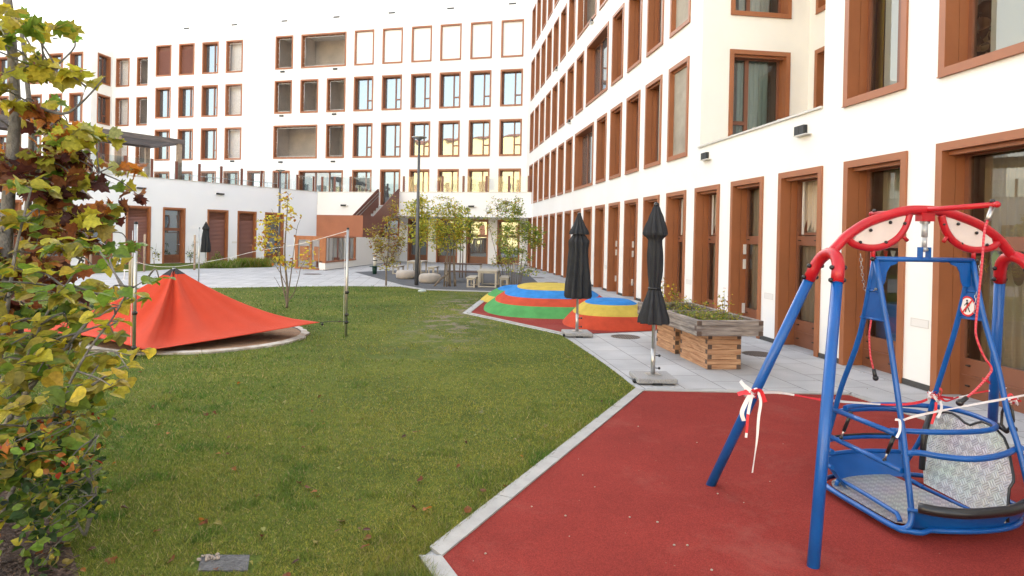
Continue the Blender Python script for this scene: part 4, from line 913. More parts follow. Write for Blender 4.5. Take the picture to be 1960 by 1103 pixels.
# contour in order starting after the gap on the right
st0 = next(i for i in range(len(cl)) if cl[i].x < .2 and cl[i - 1].x >= .2)
seq = []
i = st0
while cl[i % len(cl)].x < .2: seq.append(cl[i % len(cl)]); i += 1
pts = [(p.x * .97, p.y * .83) for p in seq]
mb = MB(); mb.prism(pts, .078, .086); o = mb.build('floor_plate', M['plate'], sw); uvplane(o, lambda v: (v.x, v.y))
bl0, bl1 = Vector((.2, .17, .088)), Vector((.2, -.42, .088)); lean = math.radians(24); nrm = Vector((-math.cos(lean), 0, math.sin(lean)))
out = [(1768, 925), (1767, 900), (1773, 880), (1772, 850), (1777, 818), (1784, 800), (1795, 792), (1808, 789), (1822, 791), (1834, 798), (1846, 809), (1857, 814), (1868, 810), (1880, 807), (1894, 813), (1908, 823), (1922, 838), (1930, 858), (1935, 885), (1940, 912), (1940, 922), (1932, 935), (1930, 955), (1929, 1000)]
bp_ = [OP(px, py, bl0, nrm) for px, py in out] + [Vector((.2, -.42, .088))]
mb = MB(); n = len(bp_); off = nrm * -.006
mb.add(bp_ + [p + off for p in bp_], [tuple(reversed(range(n))), tuple(range(n, 2 * n))] + [(i, (i + 1) % n, n + (i + 1) % n, n + i) for i in range(n)]); o = mb.build('backrest_plate', M['plate'], sw)
uvplane(o, lambda v: (v.y, v.z * 1.1))
mb = MB(); mb.tube([p for p in bp_[3:-1]], .0085, 8); mb.build('backrest_edging', M['black'], sw)
fb = [OZ(px, py, .27) for px, py in ((1757, 972), (1800, 980), (1850, 984), (1900, 981), (1950, 973))]
mb = MB(); mb.tube(smooth(fb + [(.5, -.42, .27), (.58, -.3, .27)], 3), .03, 14); mb.build('foam_bumper', M['black'], sw)
mb = MB()
for s_ in (0, 1):                                # double tube of the folding ramp edge
    dz, du = ((.045, .03), (.03, 0))[s_]
a_, b_ = OZ(1606, 925, .115), OZ(1722, 993, .115)
mb.tube(smooth([OZ(1601, 930, .08), OZ(1603, 922, .115), OZ(1612, 921, .12), OZ(1650, 942, .12), OZ(1705, 976, .12), OZ(1717, 984, .118), OZ(1723, 998, .09)], 4), .0145, 10); mb.build('ramp_edge', M['bluepaint'], sw)
# chains
def chain(parent, pts, name='chain', step=.026, r=.0026):
    mb = MB(); P = smooth(pts, 12); acc = []; L = 0
    for i in range(1, len(P)): L += (P[i] - P[i - 1]).length
    n = max(3, int(L / step)); d = L / n; cur = 0; k = 0; tgt = 0
    q = [P[0]]; i = 1; rem = d; a = P[0]
    while i < len(P):
        seg = (P[i] - a).length
        if seg >= rem: a = a + (P[i] - a) * (rem / seg); q.append(a.copy()); rem = d
        else: rem -= seg; a = P[i]; i += 1
    for j in range(len(q) - 1):
        c = (q[j] + q[j + 1]) / 2; t = (q[j + 1] - q[j]).normalized(); s_ = t.orthogonal().normalized(); 
        if j % 2: s_ = t.cross(s_)
        s_ = s_ * .0075
        h = t * (d * .72)
        mb.tube([c + h * .75, c + h * .45 + s_, c - h * .45 + s_, c - h * .75, c - h * .45 - s_, c + h * .45 - s_], r, 5, closed=True)
    return mb.build(name, M['chain'], parent)
chain(sw, [OV(1647, 486, 0.02), OV(1649, 512, .03), OV(1653, 540, .06), OV(1656, 556, .08), OV(1664, 562, .06), OV(1672, 556, .0), OV(1678, 553, -.05)])
chain(sw, [OV(1877, 500, 0), OV(1873, 530, -.02), OV(1869, 560, -.05), OV(1866, 600, -.1)])
mb = MB(); mb.tube([OU(1926, 770, .42), OU(1918, 790, .42), OU(1917, 812, .42), OU(1928, 825, .42), OU(1940, 806, .42), OU(1938, 786, .42), OU(1930, 772, .42)], .0085, 8, closed=True); mb.tube([(.47, -.14, .61), (.43, -.24, .6)], .017, 10); mb.ball(OU(1941, 822, .42), .02, 0, 10); mb.build('security_strap', M['black'], sw)
mb = MB(); mb.tube([(.21, .2, .2), (.24, .22, .45), (.31, .24, .6)], .02, 8); mb.build('strap', M['black'], sw)
# pull ropes hanging from the two arms
def rmat():
    m = mat('red_rope', (.5, .02, .05), .7); N, L, b = nodes(m)
    tc = N.new('ShaderNodeTexCoord'); wv = N.new('ShaderNodeTexWave'); wv.inputs['Scale'].default_value = 28; wv.bands_direction = 'DIAGONAL'; L.new(tc.outputs['Object'], wv.inputs['Vector'])
    r_ = N.new('ShaderNodeMix'); r_.data_type = 'RGBA'; r_.inputs[6].default_value = (.55, .015, .05, 1); r_.inputs[7].default_value = (.62, .12, .12, 1); L.new(wv.outputs['Fac'], r_.inputs[0]); L.new(r_.outputs[2], b.inputs['Base Color']); return m
M['rope'] = rmat()
def rope(label, pix, Y, grip, top):
    P = smooth([top] + [at(px, py, Y) for px, py in pix], 5); b = P[0]
    t = thing('pull_rope', label, 'rope', b, 0, 'pull ropes of the swing frame'); mb = MB(); mb.tube([p - b for p in P], .0068, 10); mb.build('rope', M['rope'], t)
    mb = MB(); mb.tube([P[0] - b + Vector((0, 0, .01)), P[2] - b, P[3] - b], .0145, 10); mb.build('ferrule', M['chain'], t)
    g0, g1 = at(*grip[0], Y) - b, at(*grip[1], Y) - b; mb = MB(); mb.tube([g0, g0 + (g1 - g0) * .6, g1], [.013, .014, .017], 12); mb.ball(g1, .0215, 0, 12); mb.build('grip', M['black'], t)
YF = (SO + SV * -.5).y; YB = (SO + SV * .47).y
rope('long bent red pull rope with black grip at the near end of the arm', [(1885, 440), (1880, 500), (1873, 570), (1868, 620), (1869, 645), (1882, 680), (1897, 703), (1894, 716), (1872, 742), (1850, 762)], YF, ((1851, 761), (1837, 771)), SO + SV * -.5 + Vector((0, 0, 2.035)))
rope('red pull rope hanging straight behind the left blue hanger plate', [(1667, 500), (1668, 600), (1664, 640), (1666, 680), (1672, 708)], YB, ((1672, 706), (1676, 724)), SO + SV * .47 + Vector((0, 0, 2.0)))
# barrier tape
M['tapew'] = mat('tape_white', (.82, .80, .79), .45); M['taper'] = mat('tape_red', (.68, .03, .04), .45)
def ribbon(mb, pts, w0=.035, stripe=.3, wob=.3, first=0, vert=True):
    P = smooth(pts, 8); acc = 0; vs = []; fs = []; ms = []
    for i, p in enumerate(P):
        if i: acc += (P[i] - P[i - 1]).length
        t = (P[min(i + 1, len(P) - 1)] - P[max(i - 1, 0)]).normalized(); a = t.cross(Vector((0, 1, 0)) if vert else Vector((0, 0, 1))).normalized()
        c_ = t.cross(a); an = wob * math.sin(acc * 9 + first) ; s_ = (a * math.cos(an) + c_ * math.sin(an)) * w0 * .62 * (.3 + .3 * abs(math.sin(acc * 5 + 1)))
        o = mb.add([p - s_, p + s_], []); 
        if i: mb.f.append((o - 2, o, o + 1, o - 1)); mb.mi.append((int(acc / stripe) + first) % 2); mb.smooth.append(True)
def knot(mb, c, r, n=7, seed=1):
    q = random.Random(seed)
    for i in range(n):
        a0 = q.uniform(0, 6.28); P = []
        for j in range(7):
            a = a0 + j * .95; P.append(Vector(c) + Vector((math.cos(a) * r * q.uniform(.8, 1.15), math.sin(a) * r * q.uniform(.8, 1.1), q.uniform(-.03, .03))))
        ribbon(mb, P, .02, .06, .8, i % 2)
K1 = at(1437, 752, 4.5); K2 = SO + SU * .39 + SV * .30 + Vector((0, 0, .70)); K3 = at(1915, 745, 4.95); K4 = SO + SU * -.39 + SV * -.27 + Vector((0, 0, .70)); K5 = at(1935, 765, 4.35)
tp = thing('barrier_tape', 'red and white barrier tape tied round the splayed blue leg and strung to the right', 'tape', (K1.x, K1.y, 0)); b = -Vector((K1.x, K1.y, 0))
mb = MB(); knot(mb, K1, .042, 8, 3); mb.build('knot', [M['tapew'], M['taper']], tp, b)
mb = MB(); ribbon(mb, [K1, at(1490, 752, 4.55), at(1530, 758, 4.6), at(1570, 765, 4.65), at(1640, 771, 4.7), at(1710, 775, 4.72), at(1760, 770, 4.74), K2], .026, .36, .35, 0)
ribbon(mb, [K2, at(1830, 762, 4.8), at(1870, 752, 4.9), K3], .024, .2, .4, 1); mb.build('strand', [M['tapew'], M['taper']], tp, b)
mb = MB()
for pts, st_, f in (([(1437, 752), (1428, 770), (1420, 790), (1424, 806)], .5, 0), ([(1440, 755), (1434, 780), (1431, 800), (1430, 815), (1428, 838)], .14, 0), ([(1452, 752), (1456, 770), (1452, 800), (1449, 840), (1445, 870), (1440, 905)], .8, 0), ([(1437, 748), (1424, 738), (1417, 729)], .5, 0), ([(1437, 752), (1422, 752), (1412, 755)], .5, 1), ([(1442, 750), (1455, 748), (1465, 770)], .5, 1)):
    ribbon(mb, [at(x, y, 4.42) for x, y in pts], .038 if st_ == .5 else .026, st_, .5, f)
mb.build('loose_end', [M['tapew'], M['taper']], tp, b)
tp = thing('barrier_tape', 'red and white tape knotted on the rear blue hanger of the swing above the backrest', 'tape', (K2.x, K2.y, K2.z)); b = -K2
mb = MB(); knot(mb, K2, .035, 10, 5); 
for pts, f in (([(1798, 765), (1803, 748), (1798, 744)], 1), ([(1792, 770), (1790, 790), (1783, 812)], 1), ([(1800, 768), (1802, 782), (1795, 800)], 0), ([(1800, 762), (1812, 768), (1835, 760)], 1)): ribbon(mb, [at(x, y, 4.6) for x, y in pts], .024, .5, .6, f)
mb.build('knot', [M['tapew'], M['taper']], tp, b)
tp = thing('barrier_tape', 'long white tape stretched from the front blue hanger to the right edge', 'tape', K4); b = -K4
mb = MB(); ribbon(mb, [K4, at(1760, 795, 4.0), at(1850, 777, 4.1), at(1960, 757, 4.2), at(2060, 738, 4.3)], .022, 9, .1, 0); ribbon(mb, [at(1713, 803, 3.98), at(1722, 806, 3.98), at(1722, 825, 3.98), at(1716, 838, 3.98)], .02, 9, .5, 0)
mb.build('strand', [M['tapew'], M['taper']], tp, b)
tp = thing('barrier_tape', 'tangle of red and white tape on the rightmost blue upright', 'tape', K3); b = -K3
mb = MB(); knot(mb, K5, .035, 6, 11); mb.build('knot', [M['tapew'], M['taper']], tp, b); mb = MB(); knot(mb, K3 + Vector((0, .02, 0)), .045, 5, 9); ribbon(mb, [K3, at(1890, 730, 4.9), at(1880, 724, 4.9)], .025, 9, .4, 1); ribbon(mb, [K5, at(1955, 768, 4.3)], .02, 9, .4, 1)
mb.build('knot', [M['tapew'], M['taper']], tp, b)

# ================================================================== folded parasols
M['canopy'] = mat('black_canopy', (0.022, 0.023, 0.027), .75, var=(7, .3), bump=(300, .25)); M['granite'] = mat('granite', (.4, .39, .38), .7, var=(130, .5), bump=(150, .3)); M['alu'] = mat('aluminium', (.5, .49, .47), .35, metal=.8, var=(6, .12))
def parasol(loc, rz, label, prof, tie=None, h=2.26, seed=0, folds=9, slab=True):
    t = thing('parasol', label, 'parasol', loc, rz, 'folded black parasols'); q = random.Random(seed); ph = q.uniform(0, 6)
    def rip(i, z, r, a):
        amp = .20 if r > .1 else .14
        k = (1 + amp * math.sin(folds * a + ph + .5 * math.sin(z * 3)) + .06 * math.sin((2 * folds + 3) * a + z * 5) + .07 * math.sin(3 * a + z * 6 + ph))
        return r * k
    def dense(p): 
        o = []
        for i in range(len(p) - 1):
            for k in range(5): f = k / 5; f2 = f * f * (3 - 2 * f) * .5 + f * .5; o.append((p[i][0] + (p[i + 1][0] - p[i][0]) * f, p[i][1] + (p[i + 1][1] - p[i][1]) * f2))
        return o + [p[-1]]
    mb = MB(); body = [p for p in prof if p[0] < 1.9]; mb.lathe(dense(body), seg=72, ripple=rip); c = mb.build('canopy', M['canopy'], t)
    mb = MB(); cap = [p for p in prof if p[0] >= 1.86]; mb.lathe(dense(cap), seg=72, ripple=rip); mb.build('top_vent', M['canopy'], t)
    if tie: mb = MB(); mb.lathe([(tie[0] - .012, tie[1] * 1.12), (tie[0], tie[1] * 1.16), (tie[0] + .012, tie[1] * 1.12)], seg=24); mb.build('tie_band', M['black'], t)
    mb = MB(); mb.tube([(0, 0, .07), (0, 0, h - .04)], .0215, 14); mb.build('pole', M['alu'], t)
    mb = MB(); mb.lathe([(h - .045, .03), (h - .02, .036), (h + .0, .03), (h + .012, .012)], seg=16); mb.build('finial', M['black'], t)
    if slab:
        mb = MB(); mb.bbox((-.25, -.25, 0.02), (.25, .25, .085), .012); mb.build('base_slab', M['granite'], t)
        mb = MB(); mb.tube([(0, 0, .085), (0, 0, .42)], .029, 16); mb.bbox((-.09, -.09, .086), (.09, .09, .096), .003); s_ = mb.build('pole_socket', M['alu'], t)
        mb = MB()
        for z_ in (.17, .33): mb.tube([(.03, 0, z_), (.07, -.01, z_)], .006, 8); mb.ball((.078, -.012, z_), .018, 0, 10)
        mb.build('clamp_knob', M['black'], s_)
        mb = MB(); mb.box((-.06, -.253, .0), (.06, -.2, .03)); mb.ball((-.26, -.12, .03), .03, 0, 8); mb.build('foot', M['black'], t)
    return t
p = G(1249, 730)
parasol((p.x, p.y, 0), .04, 'near folded black parasol tied in at the waist, beside the planter', [(.74, .17), (.80, .165), (.95, .125), (1.1, .09), (1.185, .066), (1.22, .068), (1.4, .086), (1.6, .088), (1.8, .078), (1.90, .078), (1.88, .132), (1.93, .125), (2.08, .085), (2.2, .045), (2.24, .03)], (1.185, .075), 2.27, 3)
p = G(1104, 643)
parasol((p.x, p.y, 0), .1, 'folded black parasol with loose hem standing at the striped mounds', [(.70, .20), (.75, .215), (.9, .205), (1.1, .185), (1.35, .165), (1.6, .15), (1.75, .16), (1.83, .12), (1.88, .09), (1.875, .155), (1.92, .15), (2.05, .095), (2.18, .05), (2.24, .03)], None, 2.27, 5, 10)
p = G(393, 507)
parasol((p.x, p.y, 0), 0, 'distant folded black parasol in front of the low wing blinds', [(.66, .2), (.75, .21), (1.0, .2), (1.3, .17), (1.6, .14), (1.85, .12), (1.88, .16), (1.95, .15), (2.1, .09), (2.24, .03)], None, 2.27, 8, 9)

# ================================================================== raised planter
def frontplane(s, t, z=0): return P0 + uA * s - nA * t + Vector((0, 0, z))
pl_ = thing('raised_planter', 'weathered timber raised planter on two larch block legs', 'planter', frontplane(-1.7, 2.0), RZA)
# local: x = -s relative, y = into the building (-t)
M['tim'] = mat('grey_timber', (.25, .205, .175), .85, bump=(30, .5)); M['timb'] = mat('larch', (.40, .21, .11), .75, bump=(30, .4)); M['timend'] = mat('timber_end', (.13, .085, .065), .85, var=(20, .4))
def grain(m, c1, c2, sc=(2.2, 2.2, 22)):
    N, L, b = nodes(m); tc = N.new('ShaderNodeTexCoord'); mp = N.new('ShaderNodeMapping'); mp.inputs['Scale'].default_value = sc; L.new(tc.outputs['Object'], mp.inputs['Vector'])
    n = N.new('ShaderNodeTexNoise'); n.inputs['Scale'].default_value = 1.6; n.inputs['Detail'].default_value = 8; n.inputs['Distortion'].default_value = .6; L.new(mp.outputs[0], n.inputs['Vector'])
    r_ = N.new('ShaderNodeValToRGB'); r_.color_ramp.elements[0].position = .3; r_.color_ramp.elements[1].position = .7; r_.color_ramp.elements[0].color = (*c1, 1); r_.color_ramp.elements[1].color = (*c2, 1)
    L.new(n.outputs['Fac'], r_.inputs[0]); L.new(r_.outputs[0], b.inputs['Base Color'])
grain(M['tim'], (.13, .10, .085), (.36, .31, .27)); grain(M['timb'], (.30, .13, .06), (.6, .36, .2)); grain(M['woodold'], (.07, .058, .055), (.2, .165, .15), (1.5, 14, 20))
def crate(mb, x0, x1, y0, y1, z0, n, hh, th, ends):
    """n courses of boards with alternating corner laps"""
    for i in range(n):
        za, zb = z0 + i * hh + .002, z0 + (i + 1) * hh - .001; j = R.uniform(-.002, .002); a = i % 2
        X0, X1, Y0, Y1 = x0 + j, x1 + j, y0 + j, y1 + j
        if a:
            mb.bbox((X0 + th + .0005, Y0, za), (X1 - th - .0005, Y0 + th, zb), .003); mb.bbox((X0 + th + .0005, Y1 - th, za), (X1 - th - .0005, Y1, zb), .003)
            mb.bbox((X0, Y0, za), (X0 + th, Y1, zb), .003, ends and 0); mb.bbox((X1 - th, Y0, za), (X1, Y1, zb), .003)
            for (ex, s_) in ((X0, 1), (X1 - th, 1)):
                for ey in (Y0, Y1): mb.box((ex + .004, ey - .0012 if ey == Y0 else ey - .001, za + .004), (ex + th - .004, ey + .001 if ey == Y0 else ey + .0012, zb - .004), 1)
        else:
            mb.bbox((X0, Y0, za), (X1, Y0 + th, zb), .003); mb.bbox((X0, Y1 - th, za), (X1, Y1, zb), .003)
            mb.bbox((X0, Y0 + th + .0005, za), (X0 + th, Y1 - th - .0005, zb), .003); mb.bbox((X1 - th, Y0 + th + .0005, za), (X1, Y1 - th - .0005, zb), .003)
            for ey in (Y0, Y1 - th):
                for ex in (X0, X1): mb.box((ex - .0012 if ex == X0 else ex - .001, ey + .004, za + .004), (ex + .001 if ex == X0 else ex + .0012, ey + th - .004, zb - .004), 1)
mb = MB(); crate(mb, -1.27, 1.26, -.50, .47, .495, 3, .072, .075, True); mb.box((-1.2, -.43, .5), (1.19, .4, .52)); mb.build('trough', [M['tim'], M['timend']], pl_)
mb = MB(); mb.bbox((-.12, -.425, .53), (-.06, .395, .70), .003); mb.build('divider', M['tim'], pl_)
mb = MB(); mb.box((-1.19, -.42, .60), (-.13, .39, .655)); mb.box((-.05, -.42, .6), (1.18, .39, .65)); mb.build('soil', mat('dark_soil', (.05, .035, .025), .95, bump=(60, 1)), pl_)
for x0, x1 in ((.10, 1.08), (-.95, -.12)):
    mb = MB(); crate(mb, x0, x1, -.26, .24, 0.0, 7, .0705, .07, True); mb.build('leg_block', [M['timb'], M['timend']], pl_)

# ================================================================== striped play mounds
def moundmat(name, c): return mat(name, c, .92, spec=.2, bump=(220, .6), var=(4, .22))
MC_ = {k: moundmat('rubber_' + k, v) for k, v in dict(green=(.09, .34, .10), red=(.56, .075, .035), blue=(.035, .24, .62), yellow=(.62, .46, .085)).items()}
def mound(label, cx, cy, rx, ry, H, bands, rz=0, ex=2.6):
    t = thing('play_mound', label, 'play mound', (cx, cy, 0), rz, 'striped rubber play mounds'); mats = [MC_[b[1]] for b in bands]
    lv = []; 
    for i in range(37): s_ = i / 36; lv.append(s_)
    hs_ = sorted(set([b[0] for b in bands] + [k / 30 for k in range(31)]))
    mb = MB(); seg = 72; vs = []
    def rad(hf): return 1 - .62 * hf - .0 if hf < .8 else (1 - .62 * .8) * math.sqrt(max(0, 1 - ((hf - .8) / .2) ** 2)) if False else None
    prof = []
    for k in range(41):
        a = k / 40                     # 0 at the rim, 1 at the centre
        hf = (1 - (1 - min(a / .62, 1)) ** 1.55) if a < .62 else 1
        hf = hf * .93 + .07 * math.sin(a * PI / 2)
        prof.append((1 - a, hf))
    # insert exact band heights
    full = []
    for k in range(40):
        full.append(prof[k])
        for b in bands[:-1]:
            h0, h1 = prof[k][1], prof[k + 1][1]
            if h0 < b[0] < h1: f = (b[0] - h0) / (h1 - h0); full.append((prof[k][0] + (prof[k + 1][0] - prof[k][0]) * f, b[0]))
    full.append((0.002, prof[-1][1]))
    for r_, hf in full:
        for k in range(seg):
            a = 2 * PI * k / seg; c, s_ = math.cos(a), math.sin(a); m_ = (abs(c) ** ex + abs(s_) ** ex) ** (-1 / ex); wob = 1 + .012 * math.sin(3 * a + cx)
            vs.append((c * m_ * rx * r_ * wob, s_ * m_ * ry * r_ * wob, hf * H + .004))
    o = mb.add(vs, [])
    for i in range(len(full) - 1):
        hm = (full[i][1] + full[i + 1][1]) / 2; mi = next((j for j, b in enumerate(bands) if hm <= b[0]), len(bands) - 1)
        for k in range(seg): mb.f.append((i * seg + k, i * seg + (k + 1) % seg, (i + 1) * seg + (k + 1) % seg, (i + 1) * seg + k)); mb.mi.append(mi); mb.smooth.append(True)
    mb.f.append(tuple((len(full) - 1) * seg + k for k in range(seg))); mb.mi.append(len(bands) - 1); mb.smooth.append(True)
    mb.build('mound', mats, t); return t
mound('largest rubber play mound banded green, red, blue and yellow', 1.02, 16.55, 1.72, 2.25, .60, [(.38, 'green'), (.64, 'red'), (.90, 'blue'), (2, 'yellow')], -.02, 2.7)
mound('small rubber play mound banded orange red and yellow with a blue top', 2.12, 13.75, 1.02, 1.15, .52, [(.48, 'red'), (.87, 'yellow'), (2, 'blue')], -.05, 2.5)
mound('low rubber play mound banded yellow and green with a blue top', .25, 18.95, 1.1, 1.75, .36, [(.4, 'yellow'), (.82, 'green'), (2, 'blue')], -.1, 2.6)

# ================================================================== sandpit with the red sail lowered over it
sp = thing('sandpit', 'round sandpit with a pale stone rim and brown sand', 'sandpit', (-5.25, 10.95, 0))
mb = MB(); seg = 64; ro, ri = 1.76, 1.62; vs = []
for k in range(seg):
    a = 2 * PI * k / seg; j = R.uniform(-.05, .03); vs += [(ri * math.cos(a), ri * math.sin(a), .02), (ri * math.cos(a), ri * math.sin(a), .045), ((ro + j) * math.cos(a), (ro + j) * math.sin(a), .035), ((ro + j) * math.cos(a), (ro + j) * math.sin(a), .0)]
mb.add(vs, [(4 * k + c, 4 * ((k + 1) % seg) + c, 4 * ((k + 1) % seg) + c + 1, 4 * k + c + 1) for k in range(seg) for c in range(3)]); mb.build('rim', mat('pale_rim', (.5, .47, .43), .9, var=(6, .3, (.28, .22, .16)), bump=(40, .4)), sp)
mb = MB(); mb.add([(1.64 * math.cos(2 * PI * k / 48), 1.64 * math.sin(2 * PI * k / 48), .022) for k in range(48)], [tuple(range(48))]); mb.build('sand', mat('sand', (.3, .17, .09), .95, var=(5, .35), bump=(60, .8)), sp)
AP = Vector((-5.72, 10.95, 1.17)); cF = Vector((-5.08, 9.02, .11)); cR = at(612, 617.5, 11.08); cB = Vector((-6.1, 13.1, .2)); cL = at(8, 634, 10.35)
M['sail'] = mat('red_sail_cloth', (.52, .055, .022), .8, spec=.2, bump=(400, .25), var=(1.6, .12))
cs4 = [cF, cR, cB, cL]; NT, NR = 40, 26; vs = []
for e in range(4):
    a, b = cs4[e], cs4[(e + 1) % 4]
    for k in range(NT):
        t = k / NT; p = a.lerp(b, t); sag = math.sin(PI * t); c = (AP + Vector((0, 0, 0))); c.z = p.z
        p = p.lerp(Vector((c.x, c.y, p.z)), .11 * sag if e != 0 else .07 * sag); p.z += (.05 if e != 0 else -.035) * sag
        for i in range(NR + 1):
            r_ = i / NR; q = AP.lerp(p, r_); f = (1 - r_); q.z = p.z + (AP.z - p.z) * (f ** (1.85 - .35 * math.exp(-((e + t - .45) * 2.2) ** 2))) ; 
            ang = (e + t) * 8; fold = .022 * math.sin(ang * 1.2 + 1.9 * r_) * math.sin(PI * r_) * r_ + .010 * math.sin(ang * 4.1 + 2 + 3 * r_) * math.sin(PI * r_) * r_
            crease = -.30 * math.exp(-((e + t - .07) * 9) ** 2) * math.sin(PI * r_) ** .8 + .12 * math.exp(-((e + t - .22) * 9) ** 2) * math.sin(PI * r_) + .12 * math.exp(-((e + t - 4 + .03) * 9) ** 2) * math.sin(PI * r_) - .10 * math.exp(-((e + t - 4 + .25) * 8) ** 2) * math.sin(PI * r_) - .05 * math.exp(-((e + t - .42) * 10) ** 2) * math.sin(PI * r_)
            q.z += fold * .9 + crease * .6 + .03 * max(0, math.cos(t * 2 * PI)) * math.sin(PI * r_ ** 1.4)
            vs.append(q)
sl_t = thing('shade_sail', 'red shade sail lowered like a tent over the sandpit', 'shade sail', (AP.x, AP.y, 0)); bofs = -Vector((AP.x, AP.y, 0))
mb = MB(); n4 = 4 * NT; fs = []
for k in range(n4):
    for i in range(1, NR): fs.append((k * (NR + 1) + i, ((k + 1) % n4) * (NR + 1) + i, ((k + 1) % n4) * (NR + 1) + i + 1, k * (NR + 1) + i + 1))
mb.add(vs, fs, 0, True); o = mb.build('cloth', M['sail'], sl_t, bofs); md = o.modifiers.new('s', 'SOLIDIFY'); md.thickness = .004
mb = MB(); fs = []
for k in range(n4):
    for i in range(0, 2): fs.append((k * (NR + 1) + i, ((k + 1) % n4) * (NR + 1) + i, ((k + 1) % n4) * (NR + 1) + i + 1, k * (NR + 1) + i + 1))
mb.add([v + Vector((0, 0, .008)) for v in vs], fs, 0, True); mb.build('cap', M['canopy'], sl_t, bofs)
mb = MB(); mb.tube([(0, 0, .03), (0, 0, 1.16)], .03, 10); mb.build('prop', M['steel'], sl_t)
def pole(px, py, label, tie=None, h=1.88, wire=True):
    g = G(px, py); t = thing('sail_pole', label, 'pole', g, 0, 'galvanised sail poles'); mb = MB(); mb.tube([(0, 0, 0), (0, 0, h)], .0235, 12); mb.build('tube', M['steel'], t)
    mb = MB(); mb.tube([(0, 0, h - .005), (0, 0, h + .025)], [.026, .02], 12); mb.build('cap', M['black'], t)
    for z in ((.05, .3, .62) if tie is None else tie): mb = MB(); mb.tube([(0, 0, z), (0, 0, z + .05)], .03, 12); mb.ball((.032, -.01, z + .03), .018, 0, 8); mb.build('clamp', M['black'], t)
    if wire: mb = MB(); mb.tube([(-.045, 0, h - .1), (-.045, 0, .2)], .004, 5); mb.build('cord', M['tapew'], t)
    return t
pole(256, 689, 'galvanised pole in front of the red sail', (.03, .14, .62)); pole(662, 645, 'galvanised pole at the right corner of the red sail', (.23, .36, .75)); pole(380, 545, 'galvanised pole at the lawn edge behind the red sail', (.0,), wire=False)
# ties from the sail corners to the poles, rope between posts
g1, g2 = G(256, 689), G(662, 645)
mb = MB(); mb.tube([cR, at(640, 615, 11.2), Vector((g2.x, g2.y, .27))], .006, 6); mb.ball(at(617, 621, 11.1), .025, 0, 8); tag(mb.build('strap', M['black']), 'black tensioning strap between the sail corner and the right pole', 'strap')
mb = MB(); mb.tube([cF, Vector((g1.x, g1.y, .09))], .008, 6); mb.ball(cF + Vector((.03, -.03, -.02)), .03, 0, 8); tag(mb.build('strap', M['black']), 'black strap tying the front sail corner to its pole', 'strap')
stakes = [(173, 524, 'wooden stake farthest left in the planted strip'), (276, 520, 'wooden stake before the first brown blind'), (372, 517, 'wooden stake beside the distant parasol')]
tops = []
for px, py, lb in stakes:
    g = G(px, py); mb = MB(); mb.tube([(0, 0, 0), (0, 0, 1.6)], [.05, .045], 8); o = mb.build('stake', wood_post, None, g); tag(o, lb, 'stake', 'stakes along the planted strip'); tops.append(g + Vector((0, 0, 1.5)))
g = G(250, 556); mb = MB(); mb.tube([(0, 0, 0), (0, 0, .93), (0, 0, .96)], [.06, .06, .05], 14); o = mb.build('wooden_post', mat('pale_post', (.5, .4, .27), .7, var=(5, .2)), None, g); tag(o, 'thick pale wooden post behind the red sail', 'post')
mb = MB(); e = Vector((g2.x, g2.y, 1.85))
a = tops[0]
P = [a, at(258, 500, 26), at(325, 511, 25), at(420, 497, 22), at(490, 481, 18), at(560, 470, 15), at(610, 458, 13), e]; mb.tube(smooth(P, 4), .006, 5)
tag(mb.build('rope', M['tapew']), 'thin white rope sagging from the left stake to the right sail pole', 'rope')
mb = MB(); g = G(238, 535)
mb.tube([(0, 0, 0), (0, 0, .33)], .018, 8); mb.box((-.05, -.02, .31), (.16, .02, .35)); mb.box((-.04, -.04, 0), (.04, .04, .02)); tag(mb.build('marker_post', M['whiteplastic'], None, g), 'small white post with side arm on the paving', 'post')

# ================================================================== lamps and bollard
def lamppost(px, py, h, label):
    g = G(px, py); t = thing('street_lamp', label, 'street lamp', g, 0, 'tall disc headed lamps')
    mb = MB(); mb.tube([(0, 0, 0), (0, 0, 1.2), (0, 0, h - .1)], [.075, .068, .042], 14); mb.build('mast', M['lampmetal'], t)
    mb = MB(); mb.lathe([(h - .12, .05), (h - .07, .12), (h - .03, .26), (h, .27), (h + .02, .1)], seg=28); mb.build('lamp_head', M['steel'], t)
    mb = MB(); mb.lathe([(h - .055, .17), (h - .045, .18)], seg=24); mb.build('lens', M['signwhite'], t)
lamppost(797, 546, 5.33, 'grey lamp post with disc head among the picnic tables'); lamppost(533, 508, 5.2, 'distant grey lamp post with disc head near the stair')
g = G(717, 525); t = thing('bollard', 'dark green and white cylindrical bollard on the dark paving', 'bollard', g)
mb = MB(); mb.lathe([(0, .09), (.25, .11), (.34, .11), (.34, .24), (.37, .24), (.37, .09)], seg=18); mb.build('base', mat('dark_green', (.01, .045, .03), .5), t)
mb = MB(); mb.tube([(0, 0, .37), (0, 0, .82)], .075, 16); mb.build('lantern', mat('frosted', (.7, .66, .58), .4), t)
mb = MB(); mb.lathe([(.6, .09), (.63, .12), (.65, .09)], seg=16); mb.lathe([(.8, .09), (.84, .12), (.86, .02)], seg=16); mb.build('cap', M['black'], t)

